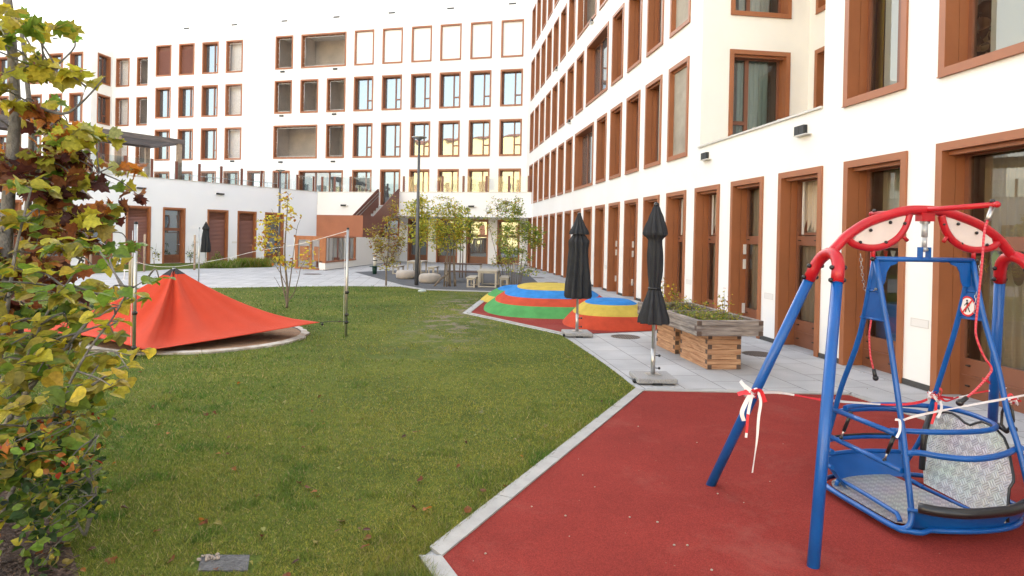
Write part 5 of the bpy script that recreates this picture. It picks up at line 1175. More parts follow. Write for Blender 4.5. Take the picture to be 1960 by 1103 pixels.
# ================================================================== picnic furniture and round seats
M['tbl'] = mat('pale_hpl', (.46, .41, .33), .6, var=(6, .15)); M['plank'] = mat('dark_plank', (.11, .06, .045), .6, var=(6, .2))
def loopleg(mb, x, y0, y1, h, t=.06, mi=0, feet=True):
    mb.box((x, y0, 0), (x + t, y0 + t, h), mi); mb.box((x, y1 - t, 0), (x + t, y1, h), mi); mb.box((x, y0 + t, .01), (x + t, y1 - t, .05), mi); mb.box((x, y0 + t, h - .05), (x + t, y1 - t, h), mi)
def table(loc, rz, L, W, H, label, name='picnic_table', cat='table', mt='tbl', group='children tables and benches on the dark paving', t=.06):
    o = thing(name, label, cat, loc, rz, group); mb = MB(); mb.bbox((-L / 2, -W / 2, H - .045), (L / 2, W / 2, H), .006); mb.build('top' if cat == 'table' else 'seat', M[mt], o)
    for x in (-L / 2 + .03, L / 2 - .03 - t): mb = MB(); loopleg(mb, x, -W / 2 + .03, W / 2 - .03, H - .047, t); mb.build('leg_frame', M['tbl'], o)
    return o
ga = G(934, 551); gb = G(905, 551); gc = G(963, 550.5)
RT = -.05 + PI / 2
table((ga.x, ga.y + .75, 0), RT, 1.5, .72, .60, 'pale kids table between two low benches, nearest the shrubs')
table((gb.x - .05, gb.y + .62, 0), RT, 1.25, .34, .36, 'low pale bench left of the near kids table', 'bench', 'bench')
table((gc.x + .05, gc.y + .62, 0), RT, 1.25, .34, .36, 'low pale bench right of the near kids table', 'bench', 'bench')
gd = G(790, 527); gy = gd.y
table((gd.x, gy + 1.3, 0), RT, 1.5, .72, .60, 'pale kids table behind the round concrete seats')
table((gd.x - .85, gy + 1.1, 0), RT, 1.25, .34, .36, 'low pale bench left behind the round concrete seats', 'bench', 'bench')
table((gd.x + .8, gy + 1.0, 0), RT, 1.25, .34, .36, 'low pale bench right behind the round concrete seats', 'bench', 'bench')
gt = G(880, 544)
table((gt.x, gt.y + 1.5, 0), -.02, 1.5, .5, .72, 'table with dark plank top behind the multi stemmed tree', mt='plank', t=.035)
table((gt.x + .1, gt.y + .95, 0), -.02, 1.35, .28, .44, 'dark plank bench in front of the dark topped table', 'bench', 'bench', 'plank', t=.035)
table((G(1015, 519).x - .5, G(1015, 519).y, 0), 0, .9, .4, .4, 'pale low bench against the recessed wall by the shrubs', 'bench', 'bench', 'tbl')
conc = mat('smooth_concrete', (.5, .44, .38), .75, var=(3, .18), bump=(60, .15))
for px, py, lb in ((774, 535, 'round concrete seat left of the lamp post'), (820, 543, 'round concrete seat right of the lamp post, slightly nearer')):
    g = G(px, py); mb = MB(); mb.lathe([(0, .33), (.03, .38), (.1, .415), (.2, .42), (.28, .40), (.33, .35), (.35, .28), (.352, 0.001)], seg=40); o = mb.build('round_seat', conc, None, (g.x, g.y + .4, 0)); tag(o, lb, 'seat', 'round concrete seats')

# ================================================================== covers let into the ground
def cover(px, py, r, label, m_, z=.0015):
    g = G(px, py); t = thing('manhole_cover', label, 'manhole cover', g, 0, 'round covers in the paving'); mb = MB()
    mb.lathe([(.0, r), (.006, r), (.006, r * .93), (.003, r * .93), (.0031, .001)], seg=36); mb.build('frame', m_, t)
    mb = MB()
    for i in range(-5, 6):
        h_ = math.sqrt(max(0, (r * .9) ** 2 - (i * r / 6) ** 2)); mb.box((i * r / 6 - .012, -h_, .0035), (i * r / 6 + .012, h_, .0075))
    mb.build('grating', M['coverdk'], t)
M['coverdk'] = mat('cover_iron', (.09, .065, .05), .7, var=(20, .4)); M['coverlt'] = mat('cover_frame', (.22, .18, .15), .8, var=(15, .3))
cover(1197, 645, .27, 'rusty round drain cover between the mounds and the planter', M['coverlt']); cover(1452, 678, .26, 'rusty round drain cover right of the planter', M['coverlt'])
cover(1030, 532, .3, 'small dark cover in the paving near the right wing corner', M['coverlt']); cover(1055, 541, .28, 'small dark cover in the paving behind the tallest mound', M['coverlt']); cover(598, 525, .4, 'faint round cover in the paving before the play enclosure', M['coverlt'])
q4 = [G(385, 1066), G(478, 1066), G(474, 1096), G(379, 1096)]; c4 = sum(q4, Vector()) / 4
t = thing('drain_grate', 'square grey fibre drain cover sunk in the foreground lawn', 'drain cover', c4)
mb = MB(); mb.prism([((p - c4).x, (p - c4).y) for p in reversed(q4)], .0, .012); mb.build('plate', mat('woven_grey', (.13, .13, .135), .9, bump=(70, 1.0), var=(40, .5)), t)
cover_st = MB()
for i in range(34):
    a, d = R.uniform(0, 6.28), R.uniform(0, .07); cover_st.ball((q4[0].x + .05 + d * math.cos(a), q4[0].y - .03 + d * math.sin(a) * .6, .018), R.uniform(.006, .013), 0, 6, .7)
tag(cover_st.build('gravel', mat('pebbles', (.3, .25, .21), .9)), 'small pebbles on the corner of the lawn drain cover', 'pebbles', None, 'stuff')
g = G(808, 559); mb = MB(); mb.lathe([(0, .14), (.05, .13), (.075, .08), (.08, .001)], seg=16); tag(mb.build('floor_light', mat('pale_green_plastic', (.4, .45, .4), .4), None, (g.x, g.y, 0)), 'small pale green dome fitting in the lawn edge', 'floor light')

# ================================================================== things behind the near panes
M['boardblue'] = mat('blue_board', (.03, .14, .42), .5); M['boardyel'] = mat('ochre_board', (.3, .22, .03), .6)
def inroom(name, s0, s1, d0, d1, z0, z1, m, label, cat):
    c = WA((s0 + s1) / 2, (d0 + d1) / 2, z0); o = thing(name, label, cat, c, RZA) if False else None
    mb = MB(); mb.bbox((-(s1 - s0) / 2, -(d1 - d0) / 2, 0), ((s1 - s0) / 2, (d1 - d0) / 2, z1 - z0), .008); ob = mb.build(name, m, None, c); ob.rotation_euler = (0, 0, RZA); return tag(ob, label, cat)
inroom('low_cupboard', -3.62, -2.5, .5, .95, .02, .95, M['boardblue'], 'blue low cupboard behind the window pane', 'cupboard')
inroom('shelf_board', -3.62, -2.5, 1.5, 1.55, 1.12, 1.42, M['boardyel'], 'ochre board on the room wall behind the narrow window', 'board')
bt = thing('bunting', 'string of pale and red paper pennants hung inside the window', 'bunting', WA(-3.0, .48, 1.72), RZA); 
for i in range(7):
    mb = MB(); x = -.5 + i * .15; mb.add([(x, 0, 0), (x + .11, 0, -.005), (x + .055, .004, -.15)], [(0, 1, 2)]); mb.build('pennant', M['signred'] if i == 1 else M['tapew'], bt)
bt = thing('bunting', 'faded pennants and yellow stars strung inside the upper storey window', 'bunting', WA(-2.85, .46, 4.75), RZA)
for i, (x, z, c) in enumerate(((-.22, .35, 'g'), (-.05, .22, 'r'), (.10, .12, 'r'))):
    mb = MB(); mb.add([(x, 0, z), (x + .13, 0, z - .06), (x + .03, .004, z - .17)], [(0, 1, 2)]); mb.build('pennant', cm['green'] if c == 'g' else M['eyewhite'], bt)
def dollfig(loc, rz, label, cat, name, hgt, skin, top, hair, seated=False, legm=None):
    """small figure: one continuous skinned body, clothing and hair as children"""
    t = thing(name, label, cat, loc, rz); k = hgt / 1.1
    me = bpy.data.meshes.new('body')
    vv = [(0, 0, .52), (0, 0, .62), (0, 0, .76), (0, 0, .84), (0, -.01, .90), (0, -.01, .98), (0, 0, 1.04), (.11, 0, .80), (.16, -.04, .66), (.10, -.16, .60), (.05, -.20, .63), (-.11, 0, .80), (-.16, -.04, .66), (-.10, -.16, .60), (-.05, -.20, .63), (.06, 0, .48), (.065, -.01, .26), (.065, 0, .03), (.065, -.08, .02), (-.06, 0, .48), (-.065, -.01, .26), (-.065, 0, .03), (-.065, -.08, .02)]
    ed = [(0, 1), (1, 2), (2, 3), (3, 4), (4, 5), (5, 6), (2, 7), (7, 8), (8, 9), (9, 10), (2, 11), (11, 12), (12, 13), (13, 14), (0, 15), (15, 16), (16, 17), (17, 18), (0, 19), (19, 20), (20, 21), (21, 22)]
    rr = [.085, .08, .09, .035, .055, .075, .05, .04, .03, .024, .02, .04, .03, .024, .02, .055, .04, .028, .022, .055, .04, .028, .022]
    me.from_pydata([tuple(c * k for c in v) for v in vv], ed, []); o = link('body', me, t); o.data.materials.append(skin)
    sk = o.modifiers.new('skin', 'SKIN'); 
    for i, r_ in enumerate(rr): me.skin_vertices[0].data[i].radius = (r_ * k, r_ * k)
    me.skin_vertices[0].data[0].use_root = True
    ss = o.modifiers.new('sub', 'SUBSURF'); ss.levels = 2; ss.render_levels = 2
    j = bpy.data.meshes.new('jumper'); ids = [0, 1, 2, 7, 8, 9, 11, 12, 13]; j.from_pydata([tuple(c * k for c in vv[i]) for i in ids], [(0, 1), (1, 2), (2, 3), (3, 4), (4, 5), (2, 6), (6, 7), (7, 8)], []); jo = link('jumper', j, o); j.materials.append(top)
    jo.modifiers.new('skin', 'SKIN')
    for i, q in enumerate(ids): j.skin_vertices[0].data[i].radius = ((rr[q] + .014) * k, (rr[q] + .014) * k)
    j.skin_vertices[0].data[0].use_root = True
    ss = jo.modifiers.new('sub', 'SUBSURF'); ss.levels = 2; ss.render_levels = 2
    if legm:
        j = bpy.data.meshes.new('trousers'); ids = [0, 15, 16, 19, 20]; j.from_pydata([tuple(c * k for c in vv[i]) for i in ids], [(0, 1), (1, 2), (0, 3), (3, 4)], []); jo = link('trousers', j, o); j.materials.append(legm); jo.modifiers.new('skin', 'SKIN')
        for i, q in enumerate(ids): j.skin_vertices[0].data[i].radius = ((rr[q] + .012) * k, (rr[q] + .012) * k)
        j.skin_vertices[0].data[0].use_root = True
    mb = MB(); mb.ball((0, .012 * k, .995 * k), .098 * k, 0, 14, 1.08); mb.build('hair', hair, o)
    mb = MB()
    for sx in (-1, 1): mb.ball((sx * .03 * k, -.083 * k, .97 * k), .009 * k, 0, 6)
    mb.build('eye', M['black'], o)
    return t
skinm = mat('skin', (.42, .24, .16), .6); hairm = mat('brown_hair', (.03, .016, .01), .8)
pt = mat('patterned_jumper', (.05, .03, .025), .8); N, L, b_ = nodes(pt); tc = N.new('ShaderNodeTexCoord'); vo = N.new('ShaderNodeTexVoronoi'); vo.inputs['Scale'].default_value = 14; L.new(tc.outputs['Object'], vo.inputs['Vector']); cr = N.new('ShaderNodeValToRGB'); cr.color_ramp.interpolation = 'CONSTANT'
for i, (p_, c_) in enumerate(((0, (.05, .03, .025)), (.5, (.28, .2, .12)), (.62, (.07, .04, .03)), (.75, (.12, .2, .14)), (.85, (.3, .05, .03)))):
    e = cr.color_ramp.elements[i] if i < 2 else cr.color_ramp.elements.new(p_); e.position = p_; e.color = (*c_, 1)
L.new(vo.outputs['Color'], cr.inputs[0]); L.new(cr.outputs[0], b_.inputs['Base Color'])
def onwall(px, py, d):
    r_ = Vector(ray(px, py)); k = (P0.dot(nA) + d) / r_.dot(nA); return CAMV + r_ * k
q = onwall(1886, 50, .66); dollfig((q.x, q.y, 3.41), RZA, 'person with short dark hair and patterned top standing behind the upper window', 'person', 'person', 1.46, skinm, pt, hairm, legm=hairm)
q = onwall(1739, 612, .6); dollfig((q.x, q.y, .955), RZA, 'small doll with brown hair and pale yellow dress on the blue cupboard', 'doll', 'doll', .34, skinm, cm['pale'], hairm)
# painted shapes on the wide near pane
ys = mat('window_paint_yellow', (.6, .45, .05), .6); gs = mat('window_paint_green', (.35, .45, .08), .6); ps = mat('window_paint_brown', (.22, .13, .08), .7)
wp = thing('window_painting', 'childish yellow, green and brown shapes stuck inside the wide near window', 'window painting', WA(-5.0, .345, 1.1), RZA)
def blob(cx, cz, rx, rz_, m_, nm):
    mb = MB(); mb.add([(cx + rx * math.cos(a) * (1 + .12 * math.sin(3 * a)), 0, cz + rz_ * math.sin(a)) for a in [2 * PI * i / 20 for i in range(20)]], [tuple(range(20))]); mb.build(nm, m_, wp)
def onp(px, py): q = onwall(px, py, .345) - wp.location; return ((q.dot(-uA)), q.z)
for px, py, rx, rz_, m_ in ((1905, 500, .05, .12, gs), (1880, 525, .07, .13, ps), (1950, 520, .09, .16, ps), (1872, 497, .06, .05, ps)):
    a, c = onp(px, py); blob(a, c, rx, rz_, m_, 'shape')
mb = MB(); P = [onp(*q) for q in ((1884, 495), (1890, 500), (1884, 506), (1893, 508), (1885, 514), (1890, 522))]; mb.tube([(a, -.002, c) for a, c in P], .006, 5); mb.build('zigzag', ys, wp)
# ================================================================== vegetation
def leafmat(name, rough=.5, trans=.5, sat=1.0):
    m = bpy.data.materials.new(name); m.use_nodes = True; nt = m.node_tree; N, L = nt.nodes, nt.links; b = N['Principled BSDF']; out = N['Material Output']
    a = N.new('ShaderNodeAttribute'); a.attribute_name = 'col'
    tc = N.new('ShaderNodeTexCoord'); n = N.new('ShaderNodeTexNoise'); n.inputs['Scale'].default_value = 45; n.inputs['Detail'].default_value = 3; L.new(tc.outputs['Object'], n.inputs['Vector'])
    mr = N.new('ShaderNodeMapRange'); mr.inputs[1].default_value = .3; mr.inputs[2].default_value = .7; mr.inputs[3].default_value = .72; mr.inputs[4].default_value = 1.22; L.new(n.outputs['Fac'], mr.inputs[0])
    v = N.new('ShaderNodeVectorMath'); v.operation = 'SCALE'; L.new(a.outputs['Color'], v.inputs[0]); L.new(mr.outputs[0], v.inputs['Scale'])
    L.new(v.outputs[0], b.inputs['Base Color']); b.inputs['Roughness'].default_value = rough; b.inputs['Specular IOR Level'].default_value = .35
    t = N.new('ShaderNodeBsdfTranslucent'); L.new(v.outputs[0], t.inputs['Color'])
    mx = N.new('ShaderNodeMixShader'); mx.inputs[0].default_value = trans; L.new(b.outputs[0], mx.inputs[1]); L.new(t.outputs[0], mx.inputs[2]); L.new(mx.outputs[0], out.inputs[0]); return m
M['leaf'] = leafmat('leaf'); M['bark'] = mat('bark', (.2, .185, .165), .9, var=(14, .45), bump=(40, .8)); M['barkpale'] = mat('bark_pale', (.2, .155, .115), .9, var=(20, .4), bump=(60, .5))
class Leaves:
    """many leaves in one mesh, each with its own colour attribute"""
    def __init__(s): s.v = []; s.f = []; s.c = []
    def add(s, shape, pos, size, col, up=None, q=R):
        pts, fs = shape
        z = Vector((q.gauss(0, .55), q.gauss(0, .55), 1)) if up is None else up; z.normalize()
        x = Vector((q.uniform(-1, 1), q.uniform(-1, 1), q.uniform(-.6, .2))); x = (x - z * x.dot(z)).normalized(); y = z.cross(x)
        o = len(s.v)
        for p in pts: s.v.append(pos + (x * p[0] + y * p[1] + z * p[2]) * size)
        for f in fs: s.f.append(tuple(i + o for i in f)); s.c.append(col)
    def build(s, name, parent, loc=None, m=None):
        me = bpy.data.meshes.new(name); me.from_pydata([tuple(v) for v in s.v], [], s.f); me.materials.append(m or M['leaf'])
        at_ = me.color_attributes.new('col', 'FLOAT_COLOR', 'CORNER'); arr = np.empty((len(me.loops), 4), dtype=np.float32); k = 0
        cc = np.array([(*c, 1) for c in s.c], dtype=np.float32); n = np.array([len(f) for f in s.f]); arr[:] = np.repeat(cc, n, axis=0)
        at_.data.foreach_set('color', arr.ravel()); me.update(); return link(name, me, parent, loc)
def outline(pts, fold=.12, curl=.1):
    """half outline mirrored into a leaf folded along its midrib, stalk at the origin along +x"""
    top = [(x, y, -fold * abs(y) * -1 - curl * x * x) for x, y in pts]; bot = [(x, -y, fold * abs(y) - curl * x * x) for x, y in pts]
    mid = [(0, 0, 0), (.5, 0, -curl * .25), (1.0 if pts[-1][0] < 1.0 else pts[-1][0], 0, -curl)]
    v = [mid[0], mid[1], mid[2]] + top + bot; n = len(pts)
    f = []
    for off, rev in ((3, False), (3 + n, True)):
        r_ = [0] + [off + i for i in range(n)] + [2]
        for i in range(len(r_) - 1):
            t = (1, r_[i + 1], r_[i]); f.append(t if not rev else t[::-1])
    return v, f
MAPLE = outline([(-.08, .22), (.10, .32), (.06, .62), (.26, .52), (.42, .72), (.48, .42), (.62, .34), (.80, .40), (.82, .20)], .38, .4)
MAPLE2 = outline([(-.05, .25), (.05, .55), (.22, .45), (.40, .66), (.46, .36), (.70, .38), (.78, .18)], -.3, .35)
HAZEL = outline([(-.03, .18), (.08, .38), (.3, .50), (.48, .49), (.62, .44), (.66, .36), (.80, .27), (.84, .2), (.93, .12)], .28, .36)
OVAL = outline([(.15, .2), (.45, .3), (.8, .18)], .2, .15)
TINY = ([(0, 0, 0), (.5, .28, .05), (1, 0, -.05), (.5, -.28, .05)], [(0, 1, 2), (0, 2, 3)])
def jit(c, q, a=.22):
    k = 1 + q.uniform(-a, a); return (max(0, c[0] * k * (1 + q.uniform(-.08, .08))), max(0, c[1] * k * (1 + q.uniform(-.08, .08))), max(0, c[2] * k))
PAL = dict(yg=(.43, .39, .04), g=(.16, .25, .03), dg=(.03, .065, .014), y=(.55, .42, .04), ol=(.30, .25, .045), br=(.20, .07, .025), db=(.095, .028, .02), or_=(.42, .15, .025), rd=(.34, .04, .02), pale=(.30, .29, .11), ly=(.62, .56, .08), lg=(.28, .36, .06))
def pick(mix, q):
    t = q.random() * sum(w_ for _, w_ in mix); 
    for n_, w_ in mix:
        t -= w_
        if t <= 0: return jit(PAL[n_], q)
    return jit(PAL[mix[-1][0]], q)
def limb(mb, P, r0, r1_, seg=8, mi=0):
    P = smooth(P, 4); n = len(P); mb.tube(P, [r0 + (r1_ - r0) * i / (n - 1) for i in range(n)], seg, mi)

# ---- foreground trees and shrubs at the left edge: each grows from its own root; clumps of leaves sit along real twigs
def clump(Lv, tw, root, c, rad, n, mix, shapes, size, q, flat=.8, twig_r=.0035, drop=0):
    c = Vector(c); mid = root.lerp(c, .55) + Vector((q.uniform(-.05, .05), q.uniform(-.1, .1), q.uniform(-.02, .08)))
    limb(tw, [root, mid, c], twig_r * 2.2, twig_r, 5)
    for i in range(n):
        d = Vector((q.gauss(0, 1), q.gauss(0, 1), q.gauss(0, 1))); d = d.normalized() * q.random() ** .5
        p = c + Vector((d.x * rad[0], d.y * rad[1], d.z * rad[2]))
        sz = size * q.uniform(.65, 1.2)
        if i % 3 == 0: 
            b = c + (p - c) * .3; tw.tube([b, b.lerp(p, .6) + Vector((0, 0, .01)), p], [twig_r * .7, twig_r * .5, twig_r * .3], 4)
        Lv.add(shapes[q.randrange(len(shapes))], p, sz, pick(mix, q), Vector((q.gauss(0, flat), q.gauss(-.32, flat), 1)), q)
def scatter_tree(name, label, cat, root, trunk, blobs, shapes, size, seed, bark='bark', twig=.0035, flat=.8, part='crown'):
    q = random.Random(seed); t = thing(name, label, cat, root); ofs = -Vector(root)
    tk = MB()
    for P, r0, r1_ in trunk: limb(tk, P, r0, r1_, 12)
    tk.build('trunk', M[bark], t, ofs)
    allp = [Vector(p) for P, _, _ in trunk for p in smooth(P, 6)]
    Lv = Leaves(); tw = MB()
    for (px, py, rx, ry, Y, n, mix) in blobs:
        c = at(px, py, Y); s_ = Y / FPX; near = min(allp, key=lambda a: (a - c).length + max(0, a.z - c.z) * .6)
        k = max(1, n // 14)
        for j in range(k):
            d = Vector((q.gauss(0, .5), q.gauss(0, .5), q.gauss(0, .5)))
            cc = c + Vector((d.x * rx * s_, d.y * .35, d.z * ry * s_))
            clump(Lv, tw, near, cc, (rx * s_ * .55, .28, ry * s_ * .55), n // k, mix, shapes, size, q, flat, twig)
    tw.build('twigs', M[bark], t, ofs); Lv.build(part, t, ofs); return t
Y1 = 4.6
GR = lambda x, y: Vector((x, y, 0))
MIXT = [('yg', 5), ('ol', 3), ('g', 2), ('y', .8)]
MIXM = [('ol', 2), ('br', 3.4), ('db', 2.2), ('or_', 2), ('yg', 2), ('g', 2)]
MIXD = [('db', 3), ('br', 3), ('g', 1.5), ('yg', 1), ('or_', 1)]
MIXO = [('or_', 5), ('br', 2), ('yg', 2)]
MIXH = [('yg', 4), ('g', 2.6), ('ol', 2.6), ('y', 1)]
MIXG = [('g', 3), ('dg', 3), ('ol', 1), ('yg', 1)]
MIXR = [('g', 3), ('ol', 2), ('or_', 1.8), ('rd', 1.2), ('dg', 2), ('yg', 1.5)]
r0 = Vector((at(-25, 700, 4.9).x, 4.9, 0))
scatter_tree('maple_tree', 'grey barked maple trunk with yellow green leaves rising at the left edge', 'tree', r0,
    [([r0, at(-18, 760, 4.9), at(0, 600, 4.9), at(8, 500, 4.9), at(16, 380, 4.9), at(27, 250, 4.9), at(29, 190, 4.9), at(22, 80, 4.9), at(10, -60, 4.9), at(4, -220, 4.9)], .056, .026),
     ([at(30, 192, 4.9), at(70, 205, 4.85), at(120, 218, 4.8), at(150, 202, 4.8), at(180, 172, 4.8), at(199, 148, 4.8)], .014, .004),
     ([at(150, 202, 4.8), at(160, 180, 4.8), at(163, 165, 4.75)], .004, .0015), ([at(22, 90, 4.9), at(-20, 20, 4.9)], .02, .01), ([at(20, 140, 4.9), at(60, 135, 4.8), at(110, 132, 4.7)], .008, .003)],
    [(10, 16, 20, 14, 4.5, 7, MIXT), (75, 42, 24, 8, 4.6, 7, MIXT), (45, 45, 14, 8, 4.6, 5, MIXT), (75, 65, 22, 8, 4.6, 5, MIXT), (10, 75, 26, 22, 4.6, 12, MIXT), (28, 110, 32, 18, 4.6, 21, MIXT), (8, 130, 22, 26, 4.5, 18, MIXT), (50, 92, 14, 10, 4.6, 6, MIXT), (88, 132, 26, 9, 4.6, 8, MIXT), (125, 136, 26, 10, 4.6, 12, [('y', 4), ('yg', 3)]), (18, 162, 24, 14, 4.6, 14, MIXT), (48, 145, 14, 12, 4.6, 5, MIXT),
     (-40, 100, 24, 80, 4.6, 20, MIXT), (45, 40, 10, 8, 4.4, 5, MIXT), (-10, 230, 24, 20, 4.7, 8, MIXT), (45, 200, 12, 8, 4.7, 5, MIXT)], [MAPLE, MAPLE2], .12, 11, flat=.6)
r0 = Vector((at(40, 700, 5.3).x, 5.3, 0))
scatter_tree('maple_tree', 'slender maple stem with brown, crimson and orange autumn leaves', 'tree', r0,
    [([r0, at(36, 700, 5.3), at(42, 520, 5.3), at(55, 380, 5.3), at(60, 280, 5.3), at(58, 220, 5.3), at(50, 140, 5.3), at(40, 60, 5.3), at(15, 5, 5.3)], .032, .012),
     ([at(50, 420, 5.3), at(90, 380, 5.2), at(140, 350, 5.1), at(190, 330, 5.1)], .012, .004), ([at(52, 480, 5.3), at(100, 440, 5.2), at(150, 440, 5.1), at(200, 445, 5.1)], .012, .004), ([at(58, 340, 5.3), at(100, 300, 5.2), at(130, 270, 5.2)], .01, .003)],
    [(85, 225, 22, 14, 5.0, 14, MIXO), (60, 240, 26, 16, 5.1, 20, MIXM), (105, 222, 16, 9, 5.0, 9, MIXM), (120, 205, 14, 8, 5.1, 5, [('yg', 3), ('g', 2)]), (85, 265, 34, 20, 5.0, 34, MIXM), (20, 290, 32, 40, 5.1, 46, [('or_', 2), ('yg', 4), ('ol', 3), ('br', 2)]), (130, 262, 24, 13, 5.0, 16, [('or_', 3), ('yg', 3)]), (170, 255, 20, 18, 5.0, 16, [('yg', 4), ('g', 2), ('pale', 1)]), (175, 275, 22, 10, 5.0, 12, [('yg', 4), ('g', 2)]),
     (110, 300, 44, 22, 5.0, 46, MIXM), (150, 305, 24, 14, 5.0, 18, MIXM), (60, 330, 40, 28, 5.1, 46, MIXM), (150, 340, 34, 16, 5.0, 24, MIXD), (195, 320, 18, 12, 5.0, 10, [('yg', 3), ('pale', 2), ('or_', 2)]), (190, 345, 20, 10, 5.0, 9, MIXD), (205, 362, 12, 10, 5.0, 7, MIXD),
     (110, 370, 50, 26, 5.0, 44, MIXD), (60, 400, 46, 32, 5.1, 46, MIXM), (150, 400, 44, 24, 5.0, 40, MIXD), (195, 385, 16, 12, 5.0, 9, MIXD), (120, 440, 56, 26, 5.0, 52, MIXM), (180, 440, 34, 18, 5.0, 26, MIXM), (212, 432, 12, 10, 5.0, 6, [('g', 3), ('yg', 2), ('br', 1)]), (205, 470, 20, 12, 5.0, 9, [('g', 3), ('br', 2)]), (60, 470, 50, 30, 5.1, 46, MIXM), (130, 480, 50, 20, 5.0, 30, MIXM), (90, 530, 50, 30, 5.1, 46, MIXD), (30, 350, 34, 30, 5.2, 34, MIXM), (20, 440, 34, 34, 5.2, 34, MIXD), (110, 340, 40, 20, 5.1, 26, MIXD), (140, 420, 50, 16, 5.1, 24, MIXD), (60, 580, 60, 40, 5.2, 60, MIXD), (120, 590, 40, 25, 5.2, 30, MIXG)], [MAPLE, MAPLE2], .108, 23, twig=.003, flat=.9)
r0 = Vector((-3.15, 3.95, 0))
def Yh(y): return 4.3 - (y - 400) * .0014
HB = []
qh = random.Random(5)
for (px, py, rx, ry, n) in ((40, 340, 44, 26, 26), (20, 420, 40, 40, 36), (100, 470, 60, 24, 20), (60, 520, 60, 30, 40), (20, 560, 40, 40, 34), (130, 560, 40, 16, 18), (170, 520, 34, 16, 12), (170, 555, 36, 14, 14), (80, 620, 70, 28, 46), (30, 660, 44, 34, 38), (140, 640, 46, 20, 24), (190, 590, 30, 12, 10), (190, 640, 30, 16, 10), (90, 690, 70, 26, 46), (40, 740, 60, 34, 50), (150, 710, 50, 16, 20), (205, 725, 34, 10, 14), (120, 770, 60, 22, 34), (40, 820, 60, 36, 52), (120, 830, 50, 26, 36), (30, 890, 50, 34, 54), (110, 880, 50, 30, 40), (60, 930, 50, 24, 36), (150, 770, 34, 20, 20), (0, 700, 30, 80, 40), (0, 480, 24, 60, 26)):
    HB.append((px, py, rx, ry, Yh(py), int(n * 1.0), MIXH if py < 800 else [('yg', 2), ('g', 3), ('ol', 2), ('dg', 1)]))
scatter_tree('hazel_shrub', 'broad leaved hazel shrub turning yellow green at the left foreground', 'shrub', r0,
    [([r0, at(-10, 860, 4.0), at(60, 740, 4.0), at(130, 660, 4.0), at(180, 600, 4.1), at(200, 560, 4.15)], .022, .004), ([r0 + Vector((.03, .02, 0)), at(60, 860, 3.9), at(110, 800, 3.8), at(160, 750, 3.7), at(215, 712, 3.6), at(240, 700, 3.55)], .016, .004),
     ([r0 + Vector((-.05, 0, 0)), at(-20, 800, 4.1), at(10, 620, 4.2), at(30, 480, 4.25), at(60, 360, 4.3)], .02, .006), ([r0, at(20, 780, 4.0), at(80, 620, 4.1), at(130, 540, 4.15), at(160, 500, 4.2)], .012, .003)],
    HB, [HAZEL, HAZEL, OVAL], .098, 31, flat=.42)
# trailing twig with leaves that crosses the sail
r0 = Vector((-2.75, 3.75, 0))
scatter_tree('hazel_shoot', 'arching leafy shoot reaching across the red sail', 'shrub', r0,
    [([r0, at(60, 900, 3.8), at(120, 760, 3.8), at(170, 670, 3.8), at(215, 610, 3.8), at(245, 560, 3.8), at(280, 535, 3.8)], .011, .003)],
    [(205, 595, 12, 12, 3.8, 6, [('g', 3), ('yg', 3)]), (228, 575, 14, 10, 3.8, 7, [('g', 3), ('yg', 2)]), (255, 550, 16, 9, 3.8, 7, [('g', 4), ('yg', 1)]), (290, 532, 16, 6, 3.8, 5, [('g', 4)]), (190, 625, 14, 14, 3.8, 7, [('yg', 3)]), (240, 692, 14, 8, 3.5, 5, [('y', 5)]), (222, 705, 12, 9, 3.5, 5, [('y', 5)]), (205, 735, 14, 8, 3.5, 5, [('y', 3), ('ol', 2)]), (175, 475, 18, 14, 4.0, 8, [('g', 4), ('yg', 2)]), (200, 500, 22, 12, 4.0, 6, [('yg', 3), ('g', 2)])], [HAZEL], .08, 37, flat=.5, twig=.003)
r0 = Vector((-2.45, 3.75, 0))
scatter_tree('spirea_shrub', 'small low shrub with green, orange and red leaves at the bed edge', 'shrub', r0,
    [([r0, r0 + Vector((.03, 0, .3)), at(120, 850, 3.75), at(140, 800, 3.75)], .008, .003), ([r0, r0 + Vector((.06, 0, .25)), at(165, 870, 3.7), at(185, 830, 3.7)], .007, .002), ([r0, at(90, 900, 3.7), at(70, 850, 3.7)], .007, .002)],
    [(110, 810, 40, 26, 3.7, 60, MIXR), (150, 800, 34, 24, 3.7, 50, MIXR), (130, 860, 46, 26, 3.65, 70, MIXR), (175, 850, 24, 24, 3.65, 34, MIXR), (80, 880, 40, 26, 3.6, 50, MIXR), (150, 905, 36, 22, 3.6, 44, [('dg', 4), ('g', 3), ('or_', 1)]), (100, 940, 44, 26, 3.6, 56, MIXG), (150, 960, 34, 30, 3.6, 60, MIXG), (165, 915, 26, 24, 3.65, 34, MIXG), (140, 1000, 40, 26, 3.55, 50, MIXG), (60, 960, 44, 30, 3.6, 46, MIXG), (110, 1040, 46, 26, 3.5, 44, MIXG)], [OVAL, HAZEL, OVAL], .05, 41, twig=.002, flat=.9)
